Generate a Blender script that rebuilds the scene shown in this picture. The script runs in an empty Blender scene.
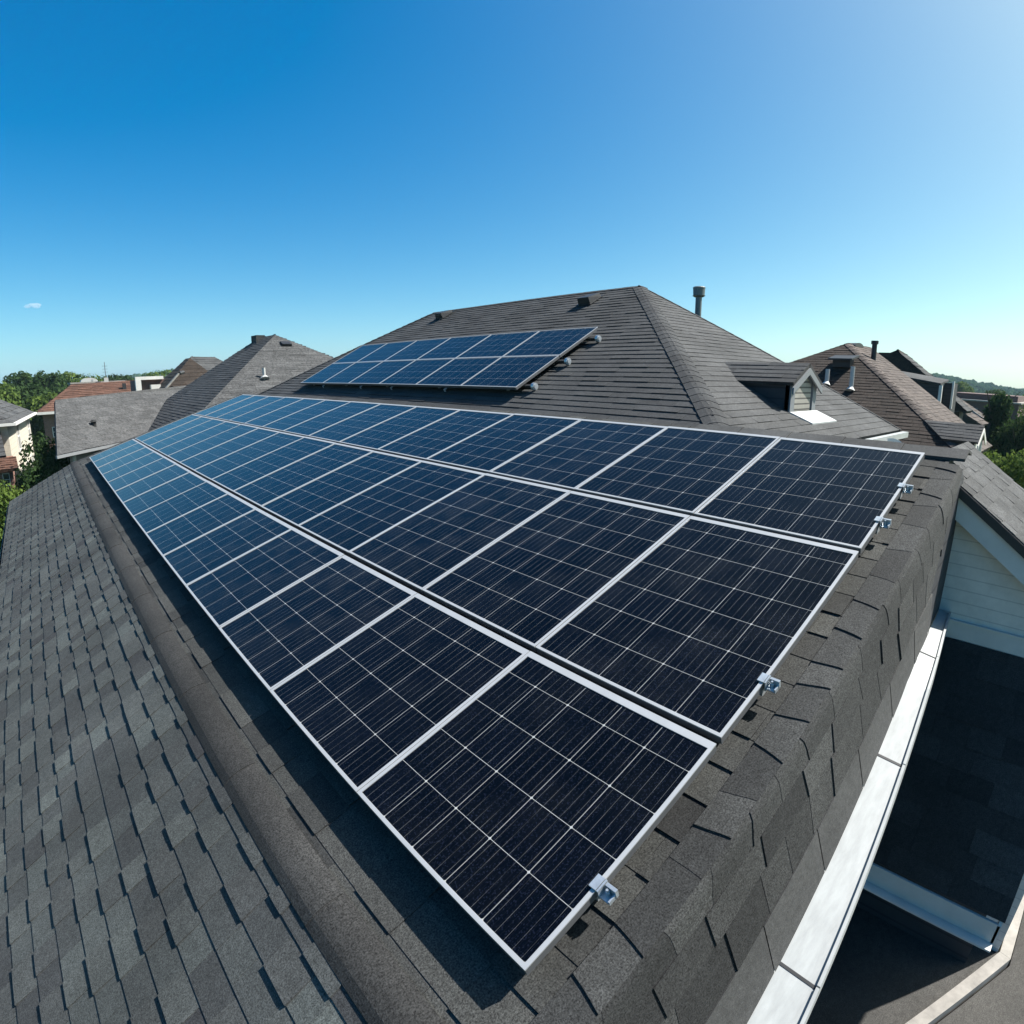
import bpy, math, random
import numpy as np
from mathutils import Vector, Matrix, noise as mnoise

# ------------------------------------------------------------------ camera, sky, sun, exposure
scene = bpy.context.scene
col = scene.collection
H = 7.8                                    # eye height above the ground; roof coordinates below are relative to the eye

cam = bpy.data.cameras.new("camera")
camo = bpy.data.objects.new("camera", cam)
col.objects.link(camo)
R_ = Vector((0.7498211134, -0.6616357210, 0.0025437360))
U_ = Vector((0.1538917309, 0.1781395932, 0.9718969187))
F_ = Vector((0.6434948586, 0.7283573698, -0.2353930944))
camo.matrix_world = Matrix(((R_.x, U_.x, -F_.x, 0), (R_.y, U_.y, -F_.y, 0), (R_.z, U_.z, -F_.z, H), (0, 0, 0, 1)))
cam.sensor_width = 36.0
cam.clip_start = 0.02
cam.clip_end = 12000
cam.type = 'PANO'                          # a wide action-camera lens with barrel distortion
cc = cam.cycles if hasattr(cam, 'cycles') and hasattr(cam.cycles, 'panorama_type') else cam
cc.panorama_type = 'FISHEYE_LENS_POLYNOMIAL'
cc.fisheye_fov = math.pi
cc.fisheye_polynomial_k0 = 0.0
cc.fisheye_polynomial_k1 = -0.0496413885
cc.fisheye_polynomial_k2 = 0.000107623908
cc.fisheye_polynomial_k3 = 1.95030541e-05
cc.fisheye_polynomial_k4 = -3.52867331e-07
scene.camera = camo

SUN = Vector((0.56, -0.31, 0.75)).normalized()
SUN_EL = math.asin(SUN.z)
SUN_AZ = math.atan2(SUN.x, SUN.y)
w = bpy.data.worlds.new("World")
scene.world = w
w.use_nodes = True
wn = w.node_tree.nodes
wl = w.node_tree.links
sky = wn.new('ShaderNodeTexSky')
sky.sky_type = 'NISHITA'
sky.sun_disc = False
sky.sun_elevation = SUN_EL
sky.sun_rotation = SUN_AZ
sky.altitude = 100
sky.air_density = 0.5
sky.dust_density = 1.5
sky.ozone_density = 1.0
bg = wn['Background']
bg.inputs['Strength'].default_value = 0.058
hs = wn.new('ShaderNodeHueSaturation')
hs.inputs['Saturation'].default_value = 1.50
wb = wn.new('ShaderNodeMix')               # white balance of the sky
wb.data_type = 'RGBA'
wb.blend_type = 'MULTIPLY'
wb.inputs[0].default_value = 1.0
wb.inputs[7].default_value = (1.93, 2.62, 5.35, 1)
wl.new(sky.outputs['Color'], wb.inputs[6])
sr = wn.new('ShaderNodeSeparateColor')
cr_ = wn.new('ShaderNodeCombineColor')
wl.new(wb.outputs[2], sr.inputs[0])
for ch, gm_ in enumerate((0.872, 0.81, 0.60)):   # the camera's colour response to the sky
    pw = wn.new('ShaderNodeMath')
    pw.operation = 'POWER'
    pw.inputs[1].default_value = gm_
    wl.new(sr.outputs[ch], pw.inputs[0])
    wl.new(pw.outputs[0], cr_.inputs[ch])
wl.new(cr_.outputs[0], hs.inputs['Color'])
wl.new(hs.outputs['Color'], bg.inputs['Color'])

sl = bpy.data.lights.new("sun", 'SUN')
sl.energy = 5.0
sl.angle = math.radians(0.53)
sl.color = (1.0, 0.97, 0.92)
so = bpy.data.objects.new("sun", sl)
col.objects.link(so)
so.rotation_euler = SUN.to_track_quat('Z', 'Y').to_euler()
so.location = (30, -5, 40)

scene.view_settings.view_transform = 'Standard'
scene.view_settings.look = 'None'
scene.view_settings.exposure = 1.20
scene.view_settings.gamma = 1.0
scene.render.engine = 'CYCLES'
scene.cycles.max_bounces = 6
scene.cycles.transparent_max_bounces = 8
scene.cycles.use_denoising = True

random.seed(7)
rng = np.random.default_rng(11)

# ------------------------------------------------------------------ helpers
ORG = {}                                   # world origin of every parent used while building


def P(x, y, z):
    return Vector((x, y, z + H))


class MB:
    """collects polygons, then links them as one mesh object"""

    def __init__(self):
        self.v = []
        self.f = []
        self.t = []

    def poly(self, pts, tone=0.5):
        b = len(self.v)
        self.v.extend([tuple(p) for p in pts])
        self.f.append(tuple(range(b, b + len(pts))))
        self.t.append(tone)

    def slab(self, pts, vec, tone=0.5):
        """closed prism: pts is the top, vec goes to the bottom"""
        pts = [Vector(p) for p in pts]
        lo = [p + vec for p in pts]
        nrm = Vector((0, 0, 0))
        for i in range(len(pts)):
            nrm += pts[i].cross(pts[(i + 1) % len(pts)])
        if nrm.dot(vec) > 0:
            pts.reverse()
            lo.reverse()
        self.poly(pts, tone)
        self.poly(lo[::-1], tone)
        n = len(pts)
        for i in range(n):
            j = (i + 1) % n
            self.poly([pts[i], lo[i], lo[j], pts[j]], tone)

    def obox(self, c, ax, ay, az, tone=0.5):
        """box from its centre and three half-axis vectors"""
        c, ax, ay, az = Vector(c), Vector(ax), Vector(ay), Vector(az)
        self.slab([c - ax - ay + az, c + ax - ay + az, c + ax + ay + az, c - ax + ay + az], -2 * az, tone)

    def box(self, lo, hi, tone=0.5):
        lo, hi = Vector(lo), Vector(hi)
        d = (hi - lo) / 2
        self.obox((lo + hi) / 2, (d.x, 0, 0), (0, d.y, 0), (0, 0, d.z), tone)

    def beam(self, p, q, w, h, up=Vector((0, 0, 1)), tone=0.5):
        """square bar from p to q"""
        p, q = Vector(p), Vector(q)
        d = (q - p)
        s = d.cross(up).normalized() * w / 2
        u = s.cross(d).normalized() * h / 2
        self.obox((p + q) / 2, d / 2, s, u, tone)

    def tube(self, p, q, r0, r1=None, n=12, caps=True, tone=0.5):
        p, q = Vector(p), Vector(q)
        r1 = r0 if r1 is None else r1
        d = (q - p).normalized()
        a = d.orthogonal().normalized()
        b = d.cross(a)
        A = [p + (a * math.cos(k * 2 * math.pi / n) + b * math.sin(k * 2 * math.pi / n)) * r0 for k in range(n)]
        B = [q + (a * math.cos(k * 2 * math.pi / n) + b * math.sin(k * 2 * math.pi / n)) * r1 for k in range(n)]
        for k in range(n):
            j = (k + 1) % n
            self.poly([A[k], A[j], B[j], B[k]], tone)
        if caps:
            self.poly(A[::-1], tone)
            self.poly(B, tone)

    def build(self, name, m, parent=None, smooth=False):
        o0 = ORG.get(parent.name, Vector((0, 0, 0))) if parent else Vector((0, 0, 0))
        me = bpy.data.meshes.new(name)
        me.from_pydata([(x - o0.x, y - o0.y, z - o0.z) for x, y, z in self.v], [], self.f)
        me.materials.append(m)
        at = me.attributes.new('tone', 'FLOAT', 'FACE')
        at.data.foreach_set('value', np.asarray(self.t, dtype=np.float32))
        if smooth:
            me.polygons.foreach_set('use_smooth', [True] * len(me.polygons))
        me.update()
        ob = bpy.data.objects.new(name, me)
        col.objects.link(ob)
        if parent:
            ob.parent = parent
            ORG[ob.name] = o0
        return ob


def thing(name, label, cat, loc, group=None):
    o = bpy.data.objects.new(name, None)
    o.empty_display_size = 0.2
    col.objects.link(o)
    o.location = loc
    ORG[o.name] = Vector(loc)
    tag(o, label, cat, group)
    return o


def tag(o, label, cat, group=None):
    o['label'] = label
    o['category'] = cat
    if group:
        o['group'] = group
    return o


def clip(poly, a, b, c):
    """keep the side a*x+b*y<=c of a 2-D polygon"""
    out = []
    n = len(poly)
    for i in range(n):
        p, q = poly[i], poly[(i + 1) % n]
        dp, dq = a * p[0] + b * p[1] - c, a * q[0] + b * q[1] - c
        if dp <= 0:
            out.append(p)
        if (dp < 0 < dq) or (dq < 0 < dp):
            t = dp / (dp - dq)
            out.append((p[0] + (q[0] - p[0]) * t, p[1] + (q[1] - p[1]) * t))
    return out


def shingles(mb, pts, expo=0.14, wr=(0.14, 0.30), th=(0.005, 0.014), gap=0.002, base=0.0, deck=0.05, seed=1, two=0.35, dc=0.12, tv=0.16):
    """a convex roof face covered with overlapping, individually toned tabs"""
    rn = random.Random(seed)
    pts = [Vector(p) for p in pts]
    n = Vector((0, 0, 0))
    for i in range(len(pts)):
        n += (pts[i] - pts[0]).cross(pts[(i + 1) % len(pts)] - pts[0])
    n.normalize()
    if n.z < 0:
        n = -n
    eu = Vector((0, 0, 1)).cross(n).normalized()
    ev = n.cross(eu)
    o = pts[0]
    p2 = [((p - o).dot(eu), (p - o).dot(ev)) for p in pts]
    area = sum(p2[i][0] * p2[(i + 1) % len(p2)][1] - p2[(i + 1) % len(p2)][0] * p2[i][1] for i in range(len(p2)))
    if area < 0:
        p2.reverse()
    amin, amax = min(p[0] for p in p2), max(p[0] for p in p2)
    bmin, bmax = min(p[1] for p in p2), max(p[1] for p in p2)
    planes = []
    for i in range(len(p2)):
        (x0, y0), (x1, y1) = p2[i], p2[(i + 1) % len(p2)]
        planes.append((y1 - y0, x0 - x1, (y1 - y0) * x0 + (x0 - x1) * y0))
    if deck:
        mb.slab([o + eu * a + ev * b + n * (base - 0.004) for a, b in p2], -n * deck, 0.3)
    i = 0
    b0 = bmin
    while b0 < bmax:
        b1 = min(b0 + expo, bmax + 0.001)
        a0 = amin - rn.uniform(0, wr[1])
        hi = rn.random() < 0.5
        while a0 < amax:
            a1 = a0 + rn.uniform(*wr)
            hi = not hi if rn.random() < 0.8 else hi
            t = rn.uniform(0.8, 1.15) * (th[1] if hi else th[0])
            bl = b0 - (rn.uniform(0.0, dc) * expo * 0.3 if hi else 0.0)
            q = [(a0 + gap, bl), (a1, bl), (a1, b1), (a0 + gap, b1)]
            for pl in planes:
                q = clip(q, *pl)
                if len(q) < 3:
                    break
            if len(q) >= 3:
                tone = min(1, max(0, rn.gauss(0.45, tv) + (two * rn.random() if rn.random() < 0.25 else 0)))
                top = []
                bot = []
                for a, b in q:
                    s = 1 - (b - b0) / expo
                    lift = base + 0.0015 + t * max(0.0, s)
                    pp = o + eu * a + ev * b
                    top.append(pp + n * lift)
                    bot.append(pp + n * (base - 0.003))
                mb.poly(top, tone)
                m_ = len(q)
                for k in range(m_):
                    j = (k + 1) % m_
                    if abs(q[k][1] - b1) < 1e-6 and abs(q[j][1] - b1) < 1e-6:
                        continue
                    mb.poly([top[k], bot[k], bot[j], top[j]], tone * 0.8)
            a0 = a1
        b0 = b1
        i += 1


def cap_tiles(mb, p, q, n1, n2, half=0.11, step=0.16, th=0.012, seed=3, round_=True):
    """bent cap shingles along an edge from p (low) to q (high); n1, n2 are the normals of the two faces"""
    rn = random.Random(seed)
    p, q = Vector(p), Vector(q)
    d = (q - p)
    L = d.length
    d.normalize()
    s1 = d.cross(n1).normalized()
    s2 = d.cross(n2).normalized()
    up = (n1 + n2).normalized()
    if s1.dot(n2) > 0:
        s1 = -s1
    if s2.dot(n1) > 0:
        s2 = -s2
    k = 0.0
    while k < L - 0.01:
        e = min(k + step * 1.12, L)
        tone = min(1, max(0, rn.gauss(0.42, 0.14)))
        A, B = p + d * k, p + d * e
        lo, hi = th + 0.004, 0.006
        rows = []
        for s, nn in ((s1 * half, n1), (s1 * half * 0.35, n1), (Vector((0, 0, 0)), up), (s2 * half * 0.35, n2), (s2 * half, n2)):
            drop = -0.010 if s.length < 1e-6 else 0.0
            rows.append((A + s + nn * (lo + drop + 0.006), B + s + nn * (hi + drop + 0.006)))
        for i in range(4):
            mb.poly([rows[i][0], rows[i + 1][0], rows[i + 1][1], rows[i][1]], tone)
            mb.poly([rows[i][0], rows[i + 1][0], rows[i + 1][0] - up * 0.02, rows[i][0] - up * 0.02], tone * 0.8)
        for r, nn in ((rows[0], n1), (rows[4], n2)):
            mb.poly([r[0], r[1], r[1] - nn * 0.02, r[0] - nn * 0.024], tone * 0.8)
        k += step


# ------------------------------------------------------------------ materials
def mat(name):
    m = bpy.data.materials.new(name)
    m.use_nodes = True
    nt = m.node_tree
    return m, nt.nodes, nt.links, nt.nodes['Principled BSDF']


def N(nodes, kind, **kw):
    n = nodes.new(kind)
    for k, v in kw.items():
        if k in n.inputs:
            n.inputs[k].default_value = v
        else:
            setattr(n, k, v)
    return n


def shingle_mat(name, dark, light, grain=260.0, rough=0.92, grain_amt=0.55, blotch=0.35, bump=0.5):
    m, n, l, b = mat(name)
    tc = N(n, 'ShaderNodeTexCoord')
    at = N(n, 'ShaderNodeAttribute', attribute_name='tone')
    mx = N(n, 'ShaderNodeMix', data_type='RGBA')
    mx.inputs[6].default_value = (*dark, 1)
    mx.inputs[7].default_value = (*light, 1)
    l.new(at.outputs['Fac'], mx.inputs[0])
    g = N(n, 'ShaderNodeTexNoise', Scale=grain, Detail=3.0, Roughness=0.75)
    l.new(tc.outputs['Object'], g.inputs['Vector'])
    g2 = N(n, 'ShaderNodeTexNoise', Scale=grain * 0.22, Detail=4.0, Roughness=0.7)
    l.new(tc.outputs['Object'], g2.inputs['Vector'])
    big = N(n, 'ShaderNodeTexNoise', Scale=1.1, Detail=5.0, Roughness=0.6)
    l.new(tc.outputs['Object'], big.inputs['Vector'])

    def mr(src, lo, hi, a=0.3, c=0.7):
        r = N(n, 'ShaderNodeMapRange')
        r.inputs['From Min'].default_value = a
        r.inputs['From Max'].default_value = c
        r.inputs['To Min'].default_value = lo
        r.inputs['To Max'].default_value = hi
        l.new(src, r.inputs['Value'])
        return r.outputs['Result']
    f1 = mr(g.outputs['Fac'], 1 - grain_amt, 1 + grain_amt, 0.32, 0.68)
    f2 = mr(g2.outputs['Fac'], 0.78, 1.22)
    f3 = mr(big.outputs['Fac'], 1 - blotch, 1 + blotch * 0.6)
    m1 = N(n, 'ShaderNodeMath', operation='MULTIPLY')
    l.new(f1, m1.inputs[0]); l.new(f2, m1.inputs[1])
    m2 = N(n, 'ShaderNodeMath', operation='MULTIPLY')
    l.new(m1.outputs[0], m2.inputs[0]); l.new(f3, m2.inputs[1])
    vm = N(n, 'ShaderNodeVectorMath', operation='SCALE')
    l.new(mx.outputs[2], vm.inputs[0]); l.new(m2.outputs[0], vm.inputs['Scale'])
    l.new(vm.outputs[0], b.inputs['Base Color'])
    b.inputs['Roughness'].default_value = rough
    b.inputs['Specular IOR Level'].default_value = 0.25
    bp = N(n, 'ShaderNodeBump', Strength=bump, Distance=0.003)
    l.new(g.outputs['Fac'], bp.inputs['Height'])
    l.new(bp.outputs['Normal'], b.inputs['Normal'])
    return m


def plain(name, colr, rough=0.6, metal=0.0, var=0.12, scale=6.0, bump=0.0, spec=0.4, streak=None):
    m, n, l, b = mat(name)
    tc = N(n, 'ShaderNodeTexCoord')
    mp = N(n, 'ShaderNodeMapping')
    if streak:
        mp.inputs['Scale'].default_value = streak
    l.new(tc.outputs['Object'], mp.inputs['Vector'])
    g = N(n, 'ShaderNodeTexNoise', Scale=scale, Detail=6.0, Roughness=0.65)
    l.new(mp.outputs['Vector'], g.inputs['Vector'])
    r = N(n, 'ShaderNodeMapRange')
    r.inputs['From Min'].default_value = 0.3
    r.inputs['From Max'].default_value = 0.7
    r.inputs['To Min'].default_value = 1 - var
    r.inputs['To Max'].default_value = 1 + var
    l.new(g.outputs['Fac'], r.inputs['Value'])
    vm = N(n, 'ShaderNodeVectorMath', operation='SCALE')
    vm.inputs[0].default_value = colr
    l.new(r.outputs['Result'], vm.inputs['Scale'])
    l.new(vm.outputs[0], b.inputs['Base Color'])
    b.inputs['Roughness'].default_value = rough
    b.inputs['Metallic'].default_value = metal
    b.inputs['Specular IOR Level'].default_value = spec
    if bump:
        bp = N(n, 'ShaderNodeBump', Strength=bump, Distance=0.01)
        l.new(g.outputs['Fac'], bp.inputs['Height'])
        l.new(bp.outputs['Normal'], b.inputs['Normal'])
    return m


def lines_mat(name, c1, c2, pitch, axis='Z', frac=0.12, rough=0.7, var=0.15, bump=0.4):
    """siding or brick courses: thin darker lines every pitch metres"""
    m, n, l, b = mat(name)
    tc = N(n, 'ShaderNodeTexCoord')
    sp = N(n, 'ShaderNodeSeparateXYZ')
    l.new(tc.outputs['Object'], sp.inputs[0])
    d = N(n, 'ShaderNodeMath', operation='DIVIDE')
    l.new(sp.outputs[axis], d.inputs[0]); d.inputs[1].default_value = pitch
    fr = N(n, 'ShaderNodeMath', operation='FRACT')
    l.new(d.outputs[0], fr.inputs[0])
    lt = N(n, 'ShaderNodeMath', operation='LESS_THAN')
    l.new(fr.outputs[0], lt.inputs[0]); lt.inputs[1].default_value = frac
    g = N(n, 'ShaderNodeTexNoise', Scale=5.0, Detail=6.0, Roughness=0.7)
    l.new(tc.outputs['Object'], g.inputs['Vector'])
    r = N(n, 'ShaderNodeMapRange')
    r.inputs['From Min'].default_value = 0.3
    r.inputs['From Max'].default_value = 0.7
    r.inputs['To Min'].default_value = 1 - var
    r.inputs['To Max'].default_value = 1 + var
    l.new(g.outputs['Fac'], r.inputs['Value'])
    mx = N(n, 'ShaderNodeMix', data_type='RGBA')
    mx.inputs[6].default_value = (*c1, 1)
    mx.inputs[7].default_value = (*c2, 1)
    l.new(lt.outputs[0], mx.inputs[0])
    vm = N(n, 'ShaderNodeVectorMath', operation='SCALE')
    l.new(mx.outputs[2], vm.inputs[0]); l.new(r.outputs['Result'], vm.inputs['Scale'])
    l.new(vm.outputs[0], b.inputs['Base Color'])
    b.inputs['Roughness'].default_value = rough
    b.inputs['Specular IOR Level'].default_value = 0.3
    bp = N(n, 'ShaderNodeBump', Strength=bump, Distance=0.01)
    l.new(fr.outputs[0], bp.inputs['Height'])
    l.new(bp.outputs['Normal'], b.inputs['Normal'])
    return m


def brick_mat(name, c1, c2, mortar, scale=4.0):
    m, n, l, b = mat(name)
    tc = N(n, 'ShaderNodeTexCoord')
    sp = N(n, 'ShaderNodeSeparateXYZ')
    l.new(tc.outputs['Object'], sp.inputs[0])
    ad = N(n, 'ShaderNodeMath', operation='ADD')
    l.new(sp.outputs['X'], ad.inputs[0]); l.new(sp.outputs['Y'], ad.inputs[1])
    cb = N(n, 'ShaderNodeCombineXYZ')
    l.new(ad.outputs[0], cb.inputs['X']); l.new(sp.outputs['Z'], cb.inputs['Y'])
    br = N(n, 'ShaderNodeTexBrick', Scale=scale)
    br.inputs['Color1'].default_value = (*c1, 1)
    br.inputs['Color2'].default_value = (*c2, 1)
    br.inputs['Mortar'].default_value = (*mortar, 1)
    br.inputs['Mortar Size'].default_value = 0.015
    l.new(cb.outputs[0], br.inputs['Vector'])
    l.new(br.outputs['Color'], b.inputs['Base Color'])
    b.inputs['Roughness'].default_value = 0.9
    return m


def cell_mat(name, c=0.2067):
    """polycrystalline cells under glass: silver cell joints and busbars on dark navy"""
    m, n, l, b = mat(name)
    tc = N(n, 'ShaderNodeTexCoord')
    sp = N(n, 'ShaderNodeSeparateXYZ')
    l.new(tc.outputs['Object'], sp.inputs[0])

    def grid(ax, pitch, half, shift=0.0):
        d = N(n, 'ShaderNodeMath', operation='DIVIDE')
        l.new(sp.outputs[ax], d.inputs[0]); d.inputs[1].default_value = pitch
        a = N(n, 'ShaderNodeMath', operation='ADD')
        l.new(d.outputs[0], a.inputs[0]); a.inputs[1].default_value = 0.5 + shift
        f = N(n, 'ShaderNodeMath', operation='FRACT')
        l.new(a.outputs[0], f.inputs[0])
        s = N(n, 'ShaderNodeMath', operation='SUBTRACT')
        l.new(f.outputs[0], s.inputs[0]); s.inputs[1].default_value = 0.5
        ab = N(n, 'ShaderNodeMath', operation='ABSOLUTE')
        l.new(s.outputs[0], ab.inputs[0])
        lt = N(n, 'ShaderNodeMath', operation='LESS_THAN')
        l.new(ab.outputs[0], lt.inputs[0]); lt.inputs[1].default_value = half / pitch
        return lt.outputs[0], d.outputs[0], ab.outputs[0]

    gx, dx, ax_ = grid('X', c, 0.0011)
    gy, dy, ay_ = grid('Y', c * 0.9552, 0.0016)
    bus, _, _ = grid('Y', c * 0.9552 / 5.0, 0.0006, 0.5)
    fine, _, _ = grid('Y', c * 0.9552 / 15.0, 0.0004)

    def mul(a, k):
        q = N(n, 'ShaderNodeMath', operation='MULTIPLY')
        l.new(a, q.inputs[0]); q.inputs[1].default_value = k
        return q.outputs[0]

    def mxx(a, c_):
        q = N(n, 'ShaderNodeMath', operation='MAXIMUM')
        l.new(a, q.inputs[0]); l.new(c_, q.inputs[1])
        return q.outputs[0]
    # small pads where joints cross
    s_ = N(n, 'ShaderNodeMath', operation='ADD')
    l.new(ax_, s_.inputs[0]); l.new(ay_, s_.inputs[1])
    pad = N(n, 'ShaderNodeMath', operation='LESS_THAN')
    l.new(s_.outputs[0], pad.inputs[0]); pad.inputs[1].default_value = 0.034
    wob = N(n, 'ShaderNodeTexNoise', Scale=7.0, Detail=3.0)
    l.new(tc.outputs['Object'], wob.inputs['Vector'])
    wr_ = N(n, 'ShaderNodeMapRange')
    wr_.inputs['From Min'].default_value = 0.35
    wr_.inputs['From Max'].default_value = 0.65
    wr_.inputs['To Min'].default_value = 0.12
    wr_.inputs['To Max'].default_value = 1.0
    l.new(wob.outputs['Fac'], wr_.inputs['Value'])
    bw = N(n, 'ShaderNodeMath', operation='MULTIPLY')
    l.new(mul(bus, 0.42), bw.inputs[0]); l.new(wr_.outputs['Result'], bw.inputs[1])
    line = mxx(mxx(mul(gx, 0.85), mul(gy, 0.6)), mxx(mxx(bw.outputs[0], mul(fine, 0.012)), pad.outputs[0]))
    # per-cell tone
    fl = N(n, 'ShaderNodeCombineXYZ')
    for k, src in (('X', dx), ('Y', dy)):
        q = N(n, 'ShaderNodeMath', operation='FLOOR')
        l.new(src, q.inputs[0])
        l.new(q.outputs[0], fl.inputs[k])
    oi = N(n, 'ShaderNodeObjectInfo')
    l.new(oi.outputs['Random'], fl.inputs['Z'])
    wnz = N(n, 'ShaderNodeTexWhiteNoise')
    l.new(fl.outputs[0], wnz.inputs['Vector'])
    vo = N(n, 'ShaderNodeTexVoronoi', Scale=230.0)
    l.new(tc.outputs['Object'], vo.inputs['Vector'])
    cr = N(n, 'ShaderNodeMix', data_type='RGBA')
    cr.inputs[6].default_value = (0.0004, 0.0006, 0.0012, 1)
    cr.inputs[7].default_value = (0.0020, 0.0026, 0.0050, 1)
    sepc = N(n, 'ShaderNodeSeparateColor')
    l.new(vo.outputs['Color'], sepc.inputs[0])
    ad = N(n, 'ShaderNodeMath', operation='MULTIPLY_ADD')
    l.new(sepc.outputs[0], ad.inputs[0]); ad.inputs[1].default_value = 0.55
    l.new(mul(wnz.outputs['Value'], 0.45), ad.inputs[2])
    spk = N(n, 'ShaderNodeMath', operation='GREATER_THAN')
    l.new(sepc.outputs[1], spk.inputs[0]); spk.inputs[1].default_value = 0.88
    sp2 = N(n, 'ShaderNodeMath', operation='MULTIPLY_ADD')
    l.new(spk.outputs[0], sp2.inputs[0]); sp2.inputs[1].default_value = 2.2
    l.new(ad.outputs[0], sp2.inputs[2])
    cr.clamp_factor = False
    l.new(sp2.outputs[0], cr.inputs[0])
    mx = N(n, 'ShaderNodeMix', data_type='RGBA')
    mx.inputs[7].default_value = (0.31, 0.31, 0.30, 1)
    l.new(line, mx.inputs[0]); l.new(cr.outputs[2], mx.inputs[6])
    # thin dust film
    du = N(n, 'ShaderNodeTexNoise', Scale=2.4, Detail=8.0, Roughness=0.7)
    l.new(tc.outputs['Object'], du.inputs['Vector'])
    dr = N(n, 'ShaderNodeMapRange')
    dr.inputs['From Min'].default_value = 0.45
    dr.inputs['From Max'].default_value = 0.8
    dm = N(n, 'ShaderNodeMath', operation='POWER')
    l.new(oi.outputs['Random'], dm.inputs[0]); dm.inputs[1].default_value = 2.2
    d2 = N(n, 'ShaderNodeMath', operation='MULTIPLY_ADD')
    l.new(dm.outputs[0], d2.inputs[0]); d2.inputs[1].default_value = 0.06; d2.inputs[2].default_value = 0.008
    l.new(d2.outputs[0], dr.inputs['To Max'])
    l.new(du.outputs['Fac'], dr.inputs['Value'])
    m2 = N(n, 'ShaderNodeMix', data_type='RGBA')
    m2.inputs[7].default_value = (0.20, 0.205, 0.21, 1)
    l.new(dr.outputs['Result'], m2.inputs[0]); l.new(mx.outputs[2], m2.inputs[6])
    l.new(m2.outputs[2], b.inputs['Base Color'])
    b.inputs['Roughness'].default_value = 0.16
    b.inputs['IOR'].default_value = 1.27
    b.inputs['Specular IOR Level'].default_value = 0.5
    return m


def leaf_mat(name, dark, light, trans=0.35):
    m, n, l, b = mat(name)
    at = N(n, 'ShaderNodeAttribute', attribute_name='tone')
    mx = N(n, 'ShaderNodeMix', data_type='RGBA')
    mx.inputs[6].default_value = (*dark, 1)
    mx.inputs[7].default_value = (*light, 1)
    l.new(at.outputs['Fac'], mx.inputs[0])
    l.new(mx.outputs[2], b.inputs['Base Color'])
    b.inputs['Roughness'].default_value = 0.75
    b.inputs['Specular IOR Level'].default_value = 0.06 if trans > 0 else 0.0
    tr = N(n, 'ShaderNodeBsdfTranslucent')
    l.new(mx.outputs[2], tr.inputs['Color'])
    ms = N(n, 'ShaderNodeMixShader')
    ms.inputs[0].default_value = trans
    l.new(b.outputs[0], ms.inputs[1]); l.new(tr.outputs[0], ms.inputs[2])
    l.new(ms.outputs[0], n['Material Output'].inputs['Surface'])
    return m


M = {}
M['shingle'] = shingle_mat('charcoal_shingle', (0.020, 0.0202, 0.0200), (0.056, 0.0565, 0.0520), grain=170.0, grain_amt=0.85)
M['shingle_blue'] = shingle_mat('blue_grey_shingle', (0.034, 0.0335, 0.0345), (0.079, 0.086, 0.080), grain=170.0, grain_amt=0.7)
M['shingle_cap'] = shingle_mat('cap_shingle', (0.019, 0.0193, 0.0193), (0.052, 0.0525, 0.0505), grain=170.0, grain_amt=0.85)
M['shingle_brown'] = shingle_mat('grey_brown_shingle', (0.030, 0.0308, 0.0318), (0.056, 0.057, 0.058), grain=120)
M['shingle_pale'] = shingle_mat('pale_grey_shingle', (0.0391, 0.0396, 0.0400), (0.0783, 0.0783, 0.0783), grain=90)
M['shingle_far'] = shingle_mat('speckled_grey_shingle', (0.040, 0.0402, 0.0405), (0.082, 0.082, 0.082), grain=14, blotch=0.15)
M['shingle_umber'] = shingle_mat('umber_shingle', (0.024, 0.0175, 0.0140), (0.047, 0.035, 0.028), grain=40)
M['shingle_tan'] = shingle_mat('tan_shingle', (0.058, 0.046, 0.040), (0.098, 0.079, 0.070), grain=40)
M['shingle_rust'] = shingle_mat('rust_shingle', (0.0703, 0.0336, 0.0227), (0.1298, 0.0676, 0.0459), grain=20)
M['shingle_black'] = shingle_mat('black_shingle', (0.018, 0.018, 0.018), (0.056, 0.055, 0.053), grain=160)
M['granule'] = shingle_mat('granule_sheet', (0.019, 0.0188, 0.0182), (0.040, 0.0395, 0.038), grain=150, grain_amt=0.9)
M['flat_grey'] = shingle_mat('grey_flashing', (0.040, 0.040, 0.0395), (0.070, 0.070, 0.068), grain=180, grain_amt=0.3)
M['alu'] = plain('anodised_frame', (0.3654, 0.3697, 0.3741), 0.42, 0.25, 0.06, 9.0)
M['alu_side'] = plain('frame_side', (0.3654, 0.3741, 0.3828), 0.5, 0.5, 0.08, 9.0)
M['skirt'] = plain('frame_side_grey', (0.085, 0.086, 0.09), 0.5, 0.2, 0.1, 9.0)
M['steel'] = plain('galvanised_steel', (0.4350, 0.4698, 0.4959), 0.35, 0.6, 0.2, 40.0)
M['dark_metal'] = plain('dark_metal', (0.0305, 0.0313, 0.0331), 0.5, 0.3, 0.15, 12.0)
M['white_metal'] = plain('white_painted_metal', (0.33, 0.34, 0.335), 0.5, 0.0, 0.14, 14.0, streak=(.5, 2, 1))
M['white_paint'] = plain('white_paint', (0.58, 0.56, 0.52), 0.6, 0.0, 0.09, 4.0)
M['grey_shade_trim'] = plain('grey_and_shaded_trim', (0.1653, 0.1740, 0.1827), 0.6, 0.0, 0.09, 4.0)  # grey that also paints shade onto the dormer front and wing gutter
M['siding'] = lines_mat('white_siding', (0.66, 0.62, 0.56), (0.50, 0.47, 0.43), 0.085, 'Z', 0.09, bump=0.25)
M['cream'] = lines_mat('cream_siding', (0.5220, 0.4785, 0.3915), (0.4350, 0.3915, 0.3132), 0.2, 'Z', 0.12)
M['louvre'] = lines_mat('cream_louvre', (0.2958, 0.2784, 0.2436), (0.0783, 0.0740, 0.0696), 0.062, 'Z', 0.28)
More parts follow.
